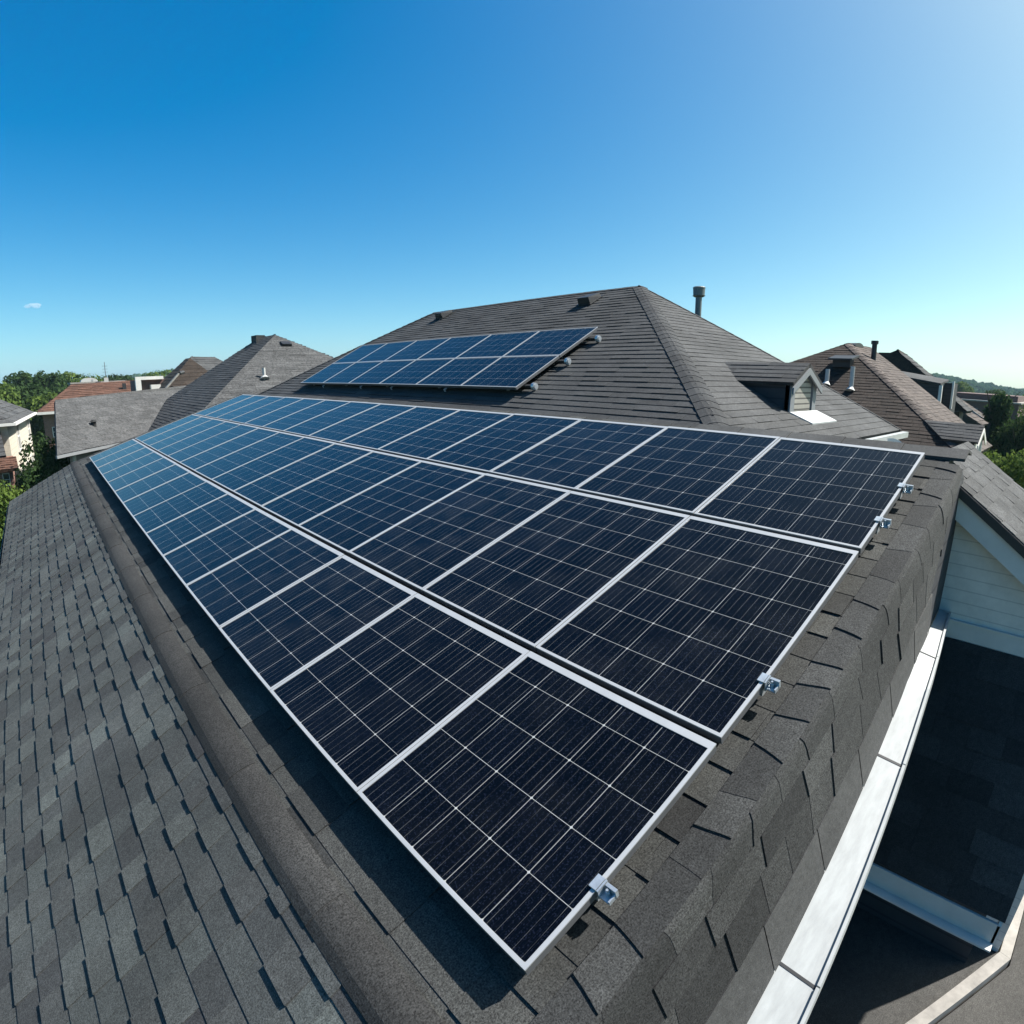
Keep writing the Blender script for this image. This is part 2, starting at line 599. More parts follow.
M['grey_wall'] = lines_mat('grey_siding', (0.1914, 0.1914, 0.1914), (0.1305, 0.1305, 0.1305), 0.15, 'Z', 0.12)
M['dark_wall'] = lines_mat('dark_siding_and_shade', (0.0435, 0.0435, 0.0470), (0.0261, 0.0261, 0.0287), 0.12, 'Z', 0.15)  # siding tone; on the rake backing it stands in for shade
M['brick'] = brick_mat('red_brick', (0.2349, 0.1087, 0.0740), (0.1740, 0.0783, 0.0566), (0.2871, 0.2523, 0.2175))
M['brick_dark'] = brick_mat('dark_brick', (0.1044, 0.0522, 0.0435), (0.0740, 0.0391, 0.0348), (0.1392, 0.1131, 0.1044))
M['trim_stone'] = plain('stone_coping', (0.23, 0.215, 0.195), 0.8, 0.0, 0.28, 7.0)
M['glass'] = plain('window_glass', (0.0305, 0.0391, 0.0478), 0.06, 0.0, 0.1, 2.0, spec=0.6)
M['pipe_grey'] = plain('grey_pipe', (0.1218, 0.1436, 0.1479), 0.5, 0.3, 0.15, 10.0)
M['pipe_white'] = plain('white_pipe', (0.3915, 0.3915, 0.3741), 0.5, 0.0, 0.08, 10.0)
M['asphalt'] = shingle_mat('weathered_asphalt', (0.0920, 0.0866, 0.0784), (0.1352, 0.1271, 0.1162), grain=9, grain_amt=0.35, bump=0.2)
M['roll_roof'] = shingle_mat('roll_roofing', (0.034, 0.033, 0.031), (0.070, 0.067, 0.062), grain=120, grain_amt=0.5)
M['bark'] = plain('bark', (0.0783, 0.0566, 0.0391), 0.9, 0.0, 0.3, 12.0, bump=0.5)
M['leaf_mid'] = leaf_mat('leaf_mid_green', (0.030, 0.058, 0.014), (0.110, 0.160, 0.034))
M['leaf_dark'] = leaf_mat('leaf_dark_green', (0.012, 0.028, 0.010), (0.052, 0.090, 0.028))
M['wood_far'] = leaf_mat('far_wood_green', (0.006, 0.018, 0.008), (0.030, 0.058, 0.020), 0.0)
M['leaf_bright'] = leaf_mat('leaf_bright_green', (0.045, 0.080, 0.016), (0.15, 0.21, 0.045))
M['leaf_dry'] = leaf_mat('leaf_dry', (0.12, 0.09, 0.045), (0.22, 0.18, 0.09))
M['car_paint'] = plain('blue_grey_paint', (0.0435, 0.0566, 0.0783), 0.25, 0.4, 0.05, 5.0)
M['rubber'] = plain('rubber', (0.0174, 0.0174, 0.0174), 0.9)


def ground_mat():
    m, n, l, b = mat('ground_cover')
    tc = N(n, 'ShaderNodeTexCoord')
    g = N(n, 'ShaderNodeTexNoise', Scale=0.35, Detail=14.0, Roughness=0.78)
    l.new(tc.outputs['Object'], g.inputs['Vector'])
    cr = N(n, 'ShaderNodeValToRGB')
    e = cr.color_ramp.elements
    e[0].position, e[0].color = 0.30, (0.025, 0.045, 0.016, 1)
    e[1].position, e[1].color = 0.72, (0.14, 0.125, 0.07, 1)
    k = e.new(0.52)
    k.color = (0.055, 0.085, 0.025, 1)
    l.new(g.outputs['Fac'], cr.inputs[0])
    l.new(cr.outputs[0], b.inputs['Base Color'])
    b.inputs['Roughness'].default_value = 0.95
    return m


def hill_mat():
    m, n, l, b = mat('wooded_hill')
    tc = N(n, 'ShaderNodeTexCoord')
    g = N(n, 'ShaderNodeTexNoise', Scale=0.06, Detail=9.0, Roughness=0.75)
    l.new(tc.outputs['Object'], g.inputs['Vector'])
    cr = N(n, 'ShaderNodeValToRGB')
    e = cr.color_ramp.elements
    e[0].position, e[0].color = 0.32, (0.014, 0.034, 0.014, 1)
    e[1].position, e[1].color = 0.7, (0.06, 0.10, 0.035, 1)
    l.new(g.outputs['Fac'], cr.inputs[0])
    l.new(cr.outputs[0], b.inputs['Base Color'])
    b.inputs['Roughness'].default_value = 0.95
    return m


# ------------------------------------------------------------------ setting: ground, hills, pavement
g = MB()
NR = 96
rings = [0, 60, 200, 600, 1600, 5000]
for i in range(len(rings) - 1):
    for k in range(NR):
        a0, a1 = 2 * math.pi * k / NR, 2 * math.pi * (k + 1) / NR
        r0, r1 = rings[i], rings[i + 1]
        q = [(r0 * math.cos(a0), r0 * math.sin(a0), 0), (r1 * math.cos(a0), r1 * math.sin(a0), 0),
             (r1 * math.cos(a1), r1 * math.sin(a1), 0), (r0 * math.cos(a1), r0 * math.sin(a1), 0)]
        if r0 == 0:
            q = q[1:] if False else [q[0], q[1], q[2]]
        g.poly(q)
go = g.build('ground', ground_mat())
go['kind'] = 'structure'


def hills():
    """a ring of wooded ground rising far off; az measured from +y towards +x"""
    mb = MB()
    def height(az, r):
        d = math.degrees(az)
        h = 5.0
        h += 13.0 * math.exp(-((d - 76) / 6.0) ** 2)
        h += 17.0 * math.exp(-((d - 15) / 7.0) ** 2)
        h += 6 * mnoise.noise(Vector((d * 0.12, 3.1, 0)))
        prof = max(0.0, min(1.0, (r - 420) / 380.0))
        prof = prof * prof * (3 - 2 * prof)
        return h * prof + (3.0 * mnoise.noise(Vector((r * 0.05, d * 0.9, 1.7))) if r > 450 else 0) - 0.5
    azs = [math.radians(-60 + 0.5 * k) for k in range(400)]
    rs = [400, 450, 500, 560, 620, 680, 740, 800, 860, 930, 1100, 1500]
    pts = {}
    for i, a in enumerate(azs):
        for j, r in enumerate(rs):
            hh = height(a, r) if r < 1000 else height(a, 860) * (0.8 if r < 1200 else 0.0) - (0 if r < 1200 else 2)
            pts[i, j] = (r * math.sin(a), r * math.cos(a), hh)
    for i in range(len(azs) - 1):
        for j in range(len(rs) - 1):
            mb.poly([pts[i, j], pts[i, j + 1], pts[i + 1, j + 1], pts[i + 1, j]])
    o = mb.build('hills', hill_mat(), None, True)
    o['kind'] = 'structure'
    # the far wood covering them: reads as one mass
    wood = MB()
    rr = random.Random(5)
    for k in range(11000):
        a = math.radians(rr.choice([rr.uniform(-5, 34), rr.uniform(55, 104)]))
        r = rr.uniform(440, 880)
        hh = height(a, r)
        s = rr.uniform(1.2, 2.9)
        c = Vector((r * math.sin(a), r * math.cos(a), hh + s * 0.5))
        tone = rr.random()
        ph = rr.uniform(0, 1)
        lay = []
        for (fr, fz) in ((.75, -.55), (1.0, -.1), (.85, .35), (.45, .68)):
            lay.append([c + Vector((math.cos(ph + t * .8976) * s * fr * rr.uniform(.75, 1.15), math.sin(ph + t * .8976) * s * fr * rr.uniform(.75, 1.15), s * (fz + rr.uniform(-.1, .1)))) for t in range(7)])
        top = c + Vector((rr.uniform(-.2, .2) * s, rr.uniform(-.2, .2) * s, s * rr.uniform(.75, .95)))
        for li in range(3):
            for t in range(7):
                u_ = (t + 1) % 7
                wood.poly([lay[li][t], lay[li][u_], lay[li + 1][u_], lay[li + 1][t]], min(1, max(0, tone + rr.uniform(-.3, .3))))
        for t in range(7):
            wood.poly([lay[3][t], lay[3][(t + 1) % 7], top], min(1, max(0, tone + rr.uniform(-.3, .3))))
    o = wood.build('distant_wood', M['wood_far'])
    o['kind'] = 'stuff'


hills()

# ------------------------------------------------------------------ main house
TA = math.tan(math.radians(18.485))
SA, CA = math.sin(math.radians(18.485)), math.cos(math.radians(18.485))


def zA(x):
    return -1.320 + (x - 2.03) * TA


NA = Vector((-SA, 0, CA))
house = thing('house', 'dark shingled house in the foreground carrying the solar panels on its two roof levels', 'house', (4.6, 8.0, 0))

# upper (array) slope
mb = MB()
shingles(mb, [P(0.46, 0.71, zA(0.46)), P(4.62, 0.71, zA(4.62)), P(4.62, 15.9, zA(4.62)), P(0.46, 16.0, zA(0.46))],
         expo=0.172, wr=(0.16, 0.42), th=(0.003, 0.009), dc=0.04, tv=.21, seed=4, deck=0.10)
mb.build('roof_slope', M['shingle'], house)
# lower, steeper slope on the left
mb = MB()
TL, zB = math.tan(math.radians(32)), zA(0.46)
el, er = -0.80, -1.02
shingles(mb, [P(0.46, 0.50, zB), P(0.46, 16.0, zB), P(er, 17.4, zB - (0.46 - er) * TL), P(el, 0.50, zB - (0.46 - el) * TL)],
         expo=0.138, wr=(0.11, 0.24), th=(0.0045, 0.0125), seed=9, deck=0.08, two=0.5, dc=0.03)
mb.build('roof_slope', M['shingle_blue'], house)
# eave gutter under the left slope
mb = MB()
e0, e1 = P(el - 0.05, 0.5, zB - (0.46 - el) * TL - 0.03), P(er - 0.05, 17.4, zB - (0.46 - er) * TL - 0.03)
mb.beam(e0 - Vector((0, 0, 0.10)), e1 - Vector((0, 0, 0.10)), 0.012, 0.12)
mb.beam(e0 + Vector((0.05, 0, -0.155)), e1 + Vector((0.05, 0, -0.155)), 0.09, 0.01)
mb.build('gutter', M['dark_metal'], house)

# rounded ridge roll along the break between the two slopes
mb = MB()
prof = []
for k in range(11):
    a = math.radians(212 + 0 - 0) if False else None
    s = k / 10.0
    # from the lower slope, over a soft hump, onto the upper slope
    x = 0.455 + (-0.030 + 0.16 * s)
    if x < 0.46:
        zb = zB - (0.46 - x) * TL
    else:
        zb = zA(x)
    prof.append((x, zb + 0.008 + 0.017 * math.sin(math.pi * min(1, max(0, s * 0.92 + 0.06)))))
y = 0.62
seg = 0
rs_ = random.Random(8)
while y < 16.0:
    y2 = min(y + 0.95, 16.0)
    tn = rs_.uniform(0.32, 0.6)
    for i in range(len(prof) - 1):
        (xa, za), (xb, zb_) = prof[i], prof[i + 1]
        mb.poly([P(xa, y, za + 0.004), P(xb, y, zb_ + 0.004), P(xb, y2 + 0.01, zb_), P(xa, y2 + 0.01, za)], tn)
        mb.poly([P(xa, y, za + 0.004), P(xb, y, zb_ + 0.004), P(xb, y, zb_ - 0.02), P(xa, y, za - 0.02)], tn)
    for (xx, zz) in (prof[0], prof[-1]):
        mb.poly([P(xx, y, zz + 0.004), P(xx, y2, zz), P(xx, y2, zz - 0.04), P(xx, y, zz - 0.04)], tn)
    y = y2
mb.build('ridge_roll', M['granule'], house, True)

# rake end: the shingles bend softly over the edge and run down to a white gutter that levels off at its top end
yH = 0.63


def lerp_tab(x, tab):
    for (x0, v0), (x1, v1) in zip(tab, tab[1:]):
        if x <= x1:
            t = (x - x0) / (x1 - x0)
            return tuple(p + (q - p) * t for p, q in zip(v0, v1))
    return tab[-1][1]


def GL(x):
    """inner edge of the gutter"""
    if x <= 3.1:
        return 0.40 + (x - 1.41) * 0.060, zA(x) - 0.505
    return lerp_tab(x, [(3.1, (0.5014, zA(3.1) - .505)), (3.35, (0.516, -1.415)), (3.7, (0.542, -1.42)), (4.45, (0.605, -1.50))])


def GR(x):
    """outer edge of the gutter"""
    if x <= 3.1:
        return 0.245 + (x - 1.5) * 0.088, zA(x) - 0.515
    return lerp_tab(x, [(3.1, (0.3858, zA(3.1) - .515)), (3.4, (0.414, -1.43)), (3.8, (0.460, -1.44)), (4.45, (0.530, -1.51))])


def prof(x):
    gy, gz = GL(x)
    z = zA(x)
    top = [(yH + .135, z + .009), (yH + .085, z + .010), (yH + .045, z + .010), (yH + .010, z + .008), (yH - .006, z - .006), (yH - .018, z - .034), (yH - .030, z - .075)]
    return top + [(top[6][0] + (gy - top[6][0]) * k / 7, top[6][1] + (gz + .005 - top[6][1]) * k / 7) for k in range(1, 8)]


def pp(x, u, off=0.0):
    pr = prof(x)
    i = min(int(u), len(pr) - 2)
    t = u - i
    y_, z_ = pr[i][0] + (pr[i + 1][0] - pr[i][0]) * t, pr[i][1] + (pr[i + 1][1] - pr[i][1]) * t
    dy, dz = pr[i + 1][0] - pr[i][0], pr[i + 1][1] - pr[i][1]
    L_ = math.hypot(dy, dz)
    return P(x, y_ + dz / L_ * off, z_ - dy / L_ * off)


def xmax(u):
    return 4.43 - max(0.0, u - 4.5) * 0.135


def rake_lane(mb, u0, u1, wlo, whi, seed, tlo=.0012, thi=.008, share=.5):
    r = random.Random(seed)
    n_ = max(1, int(round((u1 - u0) * 2)))
    us = [u0 + (u1 - u0) * k / n_ for k in range(n_ + 1)]
    x = r.uniform(-.1, .1)
    sk2 = 0.0
    while x < 4.4:
        x2 = x + r.uniform(wlo, whi)
        sk, sk2 = sk2, r.uniform(-.012, .012)
        tn = min(1, max(0, r.gauss(.46, .20)))
        t = r.uniform(.6, 1.0) * (thi if r.random() < share else tlo)
        for k in range(n_):
            xa = [min(x + sk * (u_ - u0), xmax(u_)) for u_ in (us[k], us[k + 1])]
            xb = [min(x2 + sk2 * (u_ - u0), xmax(u_)) for u_ in (us[k], us[k + 1])]
            if xb[0] - xa[0] < .004 or xb[1] - xa[1] < .004:
                continue
            mb.poly([pp(xa[0], us[k], .004 + t), pp(xa[1], us[k + 1], .004 + t), pp(xb[1], us[k + 1], .003), pp(xb[0], us[k], .003)], tn)
            mb.poly([pp(xa[0], us[k], .004 + t), pp(xa[1], us[k + 1], .004 + t), pp(xa[1], us[k + 1], -.001), pp(xa[0], us[k], -.001)], tn * .8)
        for e, uu in ((0, u0), (-1, u1)):
            xa_, xb_ = x + sk * (uu - u0), min(x2 + sk2 * (uu - u0), xmax(uu))
            if xb_ - xa_ > .004:
                mb.poly([pp(xa_, uu, .004 + t), pp(xb_, uu, .003), pp(xb_, uu, -.001), pp(xa_, uu, -.001)], tn * .8)
        x = x2


mb = MB()
rake_lane(mb, 0.0, 3.0, .13, .28, 21, .001, .007, .6)
mb.build('rake_cap', M['shingle_cap'], house)
mb = MB()
rake_lane(mb, 3.0, 6.2, .16, .34, 25, .0006, .0035, .35)
rake_lane(mb, 6.2, 7.9, .16, .34, 22, .0008, .006, .5)
rake_lane(mb, 7.9, 10.2, .16, .34, 23, .0008, .007, .5)
mb.build('rake_face', M['shingle_cap'], house)
mb = MB()
k = -0.1
while k < 3.72:
    k2 = min(k + .42, 3.74)
    for u0, u1 in ((10.2, 11.6), (11.6, 13.0)):
        mb.poly([pp(k, u0, .009), pp(k, u1, .009), pp(k2 - .003, u1, .007), pp(k2 - .003, u0, .007)], .5 + .08 * math.sin(k * 9))
    mb.poly([pp(k, 10.2, .009), pp(k2 - .003, 10.2, .007), pp(k2 - .003, 10.2, 0), pp(k, 10.2, 0)], .4)
    k = k2
mb.build('flashing', M['flat_grey'], house)
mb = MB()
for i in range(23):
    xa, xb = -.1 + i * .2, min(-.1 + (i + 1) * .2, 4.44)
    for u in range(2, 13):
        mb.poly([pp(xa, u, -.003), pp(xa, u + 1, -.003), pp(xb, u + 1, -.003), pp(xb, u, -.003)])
mb.build('rake_shade_backing', M['dark_wall'], house)  # dark colour past the end of the shingles stands in for the shaded gap
# white box gutter in lengths
mb = MB()
gj = [0.30, 1.62, 2.62, 3.42, 4.44]
for i in range(4):
    xa, xb = gj[i] + 0.003, gj[i + 1] - 0.003
    n_ = 10
    for k in range(n_):
        a, b_ = xa + (xb - xa) * k / n_, xa + (xb - xa) * (k + 1) / n_
        (la, za), (lb, zb2), (ra, wa), (rb_, wb_) = GL(a), GL(b_), GR(a), GR(b_)
        mb.slab([P(a, la, za), P(b_, lb, zb2), P(b_, rb_ + .012, wb_), P(a, ra + .012, wa)], Vector((0, 0, -0.02)))
        mb.slab([P(a, ra + .012, wa + .014), P(b_, rb_ + .012, wb_ + .014), P(b_, rb_, wb_ + .014), P(a, ra, wa + .014)], Vector((0, 0, -0.13)))
mb.build('gutter', M['white_metal'], house)
for x in gj[1:4]:
    mb = MB()
    (l1, z1_), (l2, z2_), (q1, w1), (q2_, w2) = GL(x - .006), GL(x + .006), GR(x - .006), GR(x + .006)
    mb.slab([P(x - .006, l1, z1_ + .002), P(x + .006, l2, z2_ + .002), P(x + .006, q2_ + .012, w2 + .002), P(x - .006, q1 + .012, w1 + .002)], Vector((0, 0, -.01)))
    mb.build('gutter_joint', M['dark_metal'], house)

# ridge of the array slope
mb = MB()
xr = 4.62
rs_ = random.Random(31)
y = 0.62
while y < 2.6:
    y2 = y + 0.42
    tn = rs_.uniform(0.5, 0.9)
    mb.slab([P(xr - 0.13, y, zA(xr - 0.13) + 0.028), P(xr - 0.0, y, zA(xr) + 0.036), P(xr - 0.0, y2 - .004, zA(xr) + 0.030), P(xr - 0.13, y2 - .004, zA(xr - .13) + 0.022)], Vector((0, 0, -0.02)), tn)
    mb.slab([P(xr + 0.002, y, zA(xr) + 0.036), P(xr + 0.14, y, zA(xr) + 0.005), P(xr + 0.14, y2 - .004, zA(xr) - 0.002), P(xr + 0.002, y2 - .004, zA(xr) + 0.030)], Vector((0, 0, -0.02)), tn)
    y = y2
mb.build('ridge_cap', M['flat_grey'], house)

# upper hip roof
TC = math.tan(math.radians(28))
ZR, XR, Y1, Y2 = 1.47, 8.29, 6.15, 12.25
EZ = -0.66
rx = (ZR - EZ) / TC
cA = (XR - rx, Y1 - rx)
rb = 0.92
cB = (XR + rb, Y1 - rx)
cC = (XR + rb, Y2 + 2.75)
cD = (XR - rx, Y2 + 2.75)
R1, R2 = P(XR, Y1, ZR), P(XR, Y2, ZR)
f_ = 4.64 - cA[0]


def on_front(x, y):
    return P(x, y, EZ + (x - cA[0]) * TC)


yhipN = Y1 - (XR - 4.64)
yhipF = Y2 + 2.75 * (XR - 4.64) / rx
mb = MB()
shingles(mb, [on_front(4.64, yhipN), R1, R2, on_front(4.64, yhipF)], expo=0.116, wr=(0.22, 0.55), th=(0.0065, 0.0105), seed=12, deck=0.06, two=0.15, dc=0.0, tv=.09, gap=.0004)
mb.build('roof_slope', M['shingle_brown'], house)
mb = MB()
shingles(mb, [P(cA[0] + .4, cA[1], EZ), P(cB[0], cB[1], EZ), R1, on_front(4.64, yhipN)], expo=0.116, wr=(0.22, 0.55), th=(0.005, 0.0075), seed=13, deck=0.06, two=0.1, dc=0.0, tv=.08, gap=.0004)
mb.build('roof_slope', M['shingle_pale'], house)
mb = MB()
shingles(mb, [P(cB[0], cB[1], EZ), P(cC[0], cC[1], EZ), R2, R1], expo=0.3, wr=(0.4, 0.9), th=(0.01, 0.018), seed=14, deck=0.06)
shingles(mb, [P(cC[0], cC[1], EZ), P(cD[0] + .4, cD[1], EZ), on_front(4.64, yhipF), R2], expo=0.3, wr=(0.4, 0.9), th=(0.01, 0.018), seed=15, deck=0.06)
mb.build('roof_slope', M['shingle_brown'], house)
nF = Vector((-TC, 0, 1)).normalized()
nN = Vector((0, -TC, 1)).normalized()
nBk = Vector(((ZR - EZ) / rb, 0, 1)).normalized()
nFar = Vector((0, (ZR - EZ) / 2.75, 1)).normalized()
mb = MB()
cap_tiles(mb, on_front(4.64, yhipN), R1, nF, nN, 0.125, 0.165, 0.007, 1)
cap_tiles(mb, P(cB[0], cB[1], EZ), R1, nN, nBk, 0.07, 0.165, 0.005, 2)
cap_tiles(mb, R1, R2, nF, nBk, 0.10, 0.165, 0.006, 5)
cap_tiles(mb, on_front(4.64, yhipF), R2, nF, nFar, 0.11, 0.165, 0.014, 6)
mb.build('hip_cap', M['shingle_brown'], house)
# white eave board and gutter on the right-hand eave
mb = MB()
mb.box(P(cA[0] + 1.6, cA[1] - 0.10, EZ - 0.095), P(cB[0] + 0.03, cA[1] - 0.02, EZ - 0.02))
mb.build('gutter', M['white_metal'], house)
mb = MB()
mb.box(P(cA[0] + 1.0, cA[1] + 0.02, EZ - 0.20), P(cB[0] - .02, cA[1] + 0.05, EZ - 0.075))
mb.box(P(cA[0] + 1.0, cA[1] + 0.051, EZ - 0.20), P(cB[0] - .05, cA[1] + 0.5, EZ - 0.17))
mb.build('soffit', M['white_paint'], house)
# walls under everything
mb = MB()
mb.slab([P(5.0, 2.75, EZ - 0.2), P(cB[0] - 0.2, 2.75, EZ - .2), P(cB[0] - 0.2, cC[1] - .5, EZ - .2), P(5.0, cC[1] - .5, EZ - .2)], Vector((0, 0, -(H + EZ - .2))))
mb.build('wall', M['grey_wall'], house)
mb = MB()
ztop = zA(0.7) - 0.14
yw = 0.74
mb.poly([P(-0.55, yw, -H), P(4.7, yw, -H), P(4.7, yw, zA(4.62) - .13), P(0.46, yw, zA(0.46) - .13), P(-0.55, yw, zB - 1.01 * TL - .12)])
mb.poly([P(-0.55, 15.8, -H), P(4.7, 15.8, -H), P(4.7, 15.8, zA(4.62) - .13), P(0.46, 15.8, zA(0.46) - .13), P(-0.55, 15.8, zB - 1.01 * TL - .12)])
mb.poly([P(-0.55, yw, -H), P(-0.55, 15.8, -H), P(-0.55, 15.8, zB - 1.01 * TL - .12), P(-0.55, yw, zB - 1.01 * TL - .12)])
mb.poly([P(4.7, yw, -H), P(4.7, 15.8, -H), P(4.7, 15.8, zA(4.62) - .13), P(4.7, yw, zA(4.62) - .13)])
mb.build('wall', M['dark_wall'], house)


# low box vents near the upper ridge
def box_vent(parent, c, ux, n, w_, l_, h_, m, name='roof_vent'):
    """a squat vent on a slope: ux is the horizontal direction along the roof, n the roof normal"""
    n = n.normalized()
    up = n.cross(ux).normalized()
    if up.z < 0:
        up = -up
    mb = MB()
    c = Vector(c)
    a, b_ = ux.normalized() * w_ / 2, up * l_ / 2
    lo = [c - a - b_, c + a - b_, c + a + b_, c - a + b_]
    hi = [c - a * .92 - b_ * .95 + n * h_, c + a * .92 - b_ * .95 + n * h_, c + a * .92 + b_ * .9 + n * h_ * .55, c - a * .92 + b_ * .9 + n * h_ * .55]
    mb.poly(hi)
    for i in range(4):
        j = (i + 1) % 4
        mb.poly([lo[i], lo[j], hi[j], hi[i]])
    mb.slab([c - a * 1.2 - b_ * 1.2 + n * .008, c + a * 1.2 - b_ * 1.2 + n * .008, c + a * 1.2 + b_ * 1.2 + n * .008, c - a * 1.2 + b_ * 1.2 + n * .008], -n * .01)
    return mb.build(name, m, parent)


def frontz(x):
    return EZ + (x - cA[0]) * TC


box_vent(house, P(7.81, 6.83, frontz(7.81)) + nF * .02, Vector((0, 1, 0)), nF, 0.27, 0.32, 0.12, M['dark_metal'])
box_vent(house, P(7.95, 11.35, frontz(7.95)) + nF * .02, Vector((0, 1, 0)), nF, 0.27, 0.32, 0.12, M['dark_metal'])
# flue on the hip
hp = R1 + Vector((1, -1, -TC)) * 0.71 + Vector((0.16, 0.1, -0.03))
mb = MB()
mb.tube(hp - Vector((0, 0, .12)), hp + Vector((0, 0, 0.34)), 0.055, n=16)
fl = mb.build('flue', M['pipe_grey'], house, False)
mb = MB()
mb.tube(hp + Vector((0, 0, .29)), hp + Vector((0, 0, .42)), 0.098, 0.105, n=16)
mb.tube(hp + Vector((0, 0, .422)), hp + Vector((0, 0, .44)), 0.112, 0.09, n=16)
mb.tube(hp + Vector((0, 0, .265)), hp + Vector((0, 0, .288)), 0.075, 0.112, n=16)
mb.build('flue_cap', M['pipe_grey'], fl)

# small gabled dormer with an arched louvre on the right-hand slope
def dormer(parent, xc, hw, yf, zbot, zeave, zap, slope, mroof, mside, over=0.10, louvre=True, trim=M['white_paint']):
    mb = MB()
    # side walls and front
    xl, xr_ = xc - hw, xc + hw
    ye = yf + (zeave - zbot) / slope         # where the eave and the ridge die into the roof
    yr2 = yf + (zap - zbot) / slope
    mb.poly([P(xl, yf, zbot - .1), P(xl, ye, zeave - .1), P(xl, ye, zeave), P(xl, yf, zeave)])
    mb.poly([P(xl, ye, zeave - .1), P(xr_, ye, zeave - .1), P(xr_, ye, zeave), P(xl, ye, zeave)])
    mb.poly([P(xr_, yf, zbot - .1), P(xr_, ye, zeave - .1), P(xr_, ye, zeave), P(xr_, yf, zeave)])
    mb.v = [tuple(q_) for q_ in mb.v]
    wall = mb.build('dormer', mside, parent)
    mb = MB()
    mb.slab([P(xl, yf, zbot - .1), P(xr_, yf, zbot - .1), P(xr_, yf, zeave), P(xc, yf, zap - .04), P(xl, yf, zeave)], Vector((0, 0.05, 0)))
    mb.build('gable_face', trim, wall)
    mb = MB()
    sl_ = (zap - zeave) / hw
    o = over
    for sgn in (-1, 1):
        xe = xc + sgn * (hw + o)
        ze = zeave - o * sl_
        pts = [P(xe, yf - o, ze), P(xc, yf - o, zap), P(xc, yr2 + .05, zap), P(xe, yf + (ze - zbot) / slope + .05, ze)]
        shingles(mb, pts, expo=0.10, wr=(0.2, 0.5), th=(0.004, 0.008), seed=40 + sgn, deck=0.03, dc=0)
    mb.build('dormer_roof', mroof, wall)
    # barge boards
    mb = MB()
    for sgn in (-1, 1):
        a = P(xc + sgn * (hw + o), yf - o - .012, zeave - o * sl_ - 0.075)
        b_ = P(xc, yf - o - .012, zap - 0.075)
        d = Vector((0, 0, 0.11))
        mb.slab([a - d * .45, b_ - d * .45, b_ + d * .2, a + d * .2], Vector((0, 0.02, 0)))
    for sgn in (-1, 1):
        xx = xc + sgn * (hw - .05)
        mb.box(P(xx - .055, yf - .022, zbot - .05), P(xx + .055, yf - .002, zeave))
    mb.build('dormer_trim', trim, wall)
    if louvre:
        mb = MB()
        ww = hw * .62
        pts = [P(xc - ww, yf - .008, zbot + .04), P(xc + ww, yf - .008, zbot + .04), P(xc + ww, yf - .008, zeave - .06)]
        for k in range(1, 6):
            t = k / 6
            pts.append(P(xc + ww - 2 * ww * t, yf - .008, zeave - .06 + (zap - zeave) * .62 * (1 - abs(2 * t - 1) ** 1.3)))
        pts.append(P(xc - ww, yf - .008, zeave - .06))
        mb.slab(pts, Vector((0, 0.006, 0)))
        mb.build('louvre', M['louvre'], wall)
    return wall


def rightz(y):
    return EZ + (y - cA[1]) * TC


dm = dormer(house, 6.80, 0.37, 2.68, rightz(2.62), -0.02, 0.17, TC, M['shingle_brown'], M['dark_wall'], 0.06, True, M['grey_shade_trim'])  # front and trim coloured grey to stand for shade on that face
mb = MB()
mb.slab([P(6.42, 2.655, rightz(2.655) + .018), P(7.22, 2.655, rightz(2.655) + .018), P(7.34, 2.44, rightz(2.44) + .018), P(6.56, 2.44, rightz(2.44) + .018)], Vector((0, 0, -.015)))
mb.build('apron_flashing', M['white_metal'], dm)

# ------------------------------------------------------------------ solar arrays
PITCH = 1.0
ROWS = [(0.0, 1.032, 5), (1.032, 1.425, 7), (2.457, 1.251, 6)]
O_ = P(0.792, 0.833, -1.616)
M['cell'] = cell_mat('navy_cells')
rotA = Matrix(((CA, 0, -SA), (0, 1, 0), (SA, 0, CA)))     # local x up the slope, local y along the row


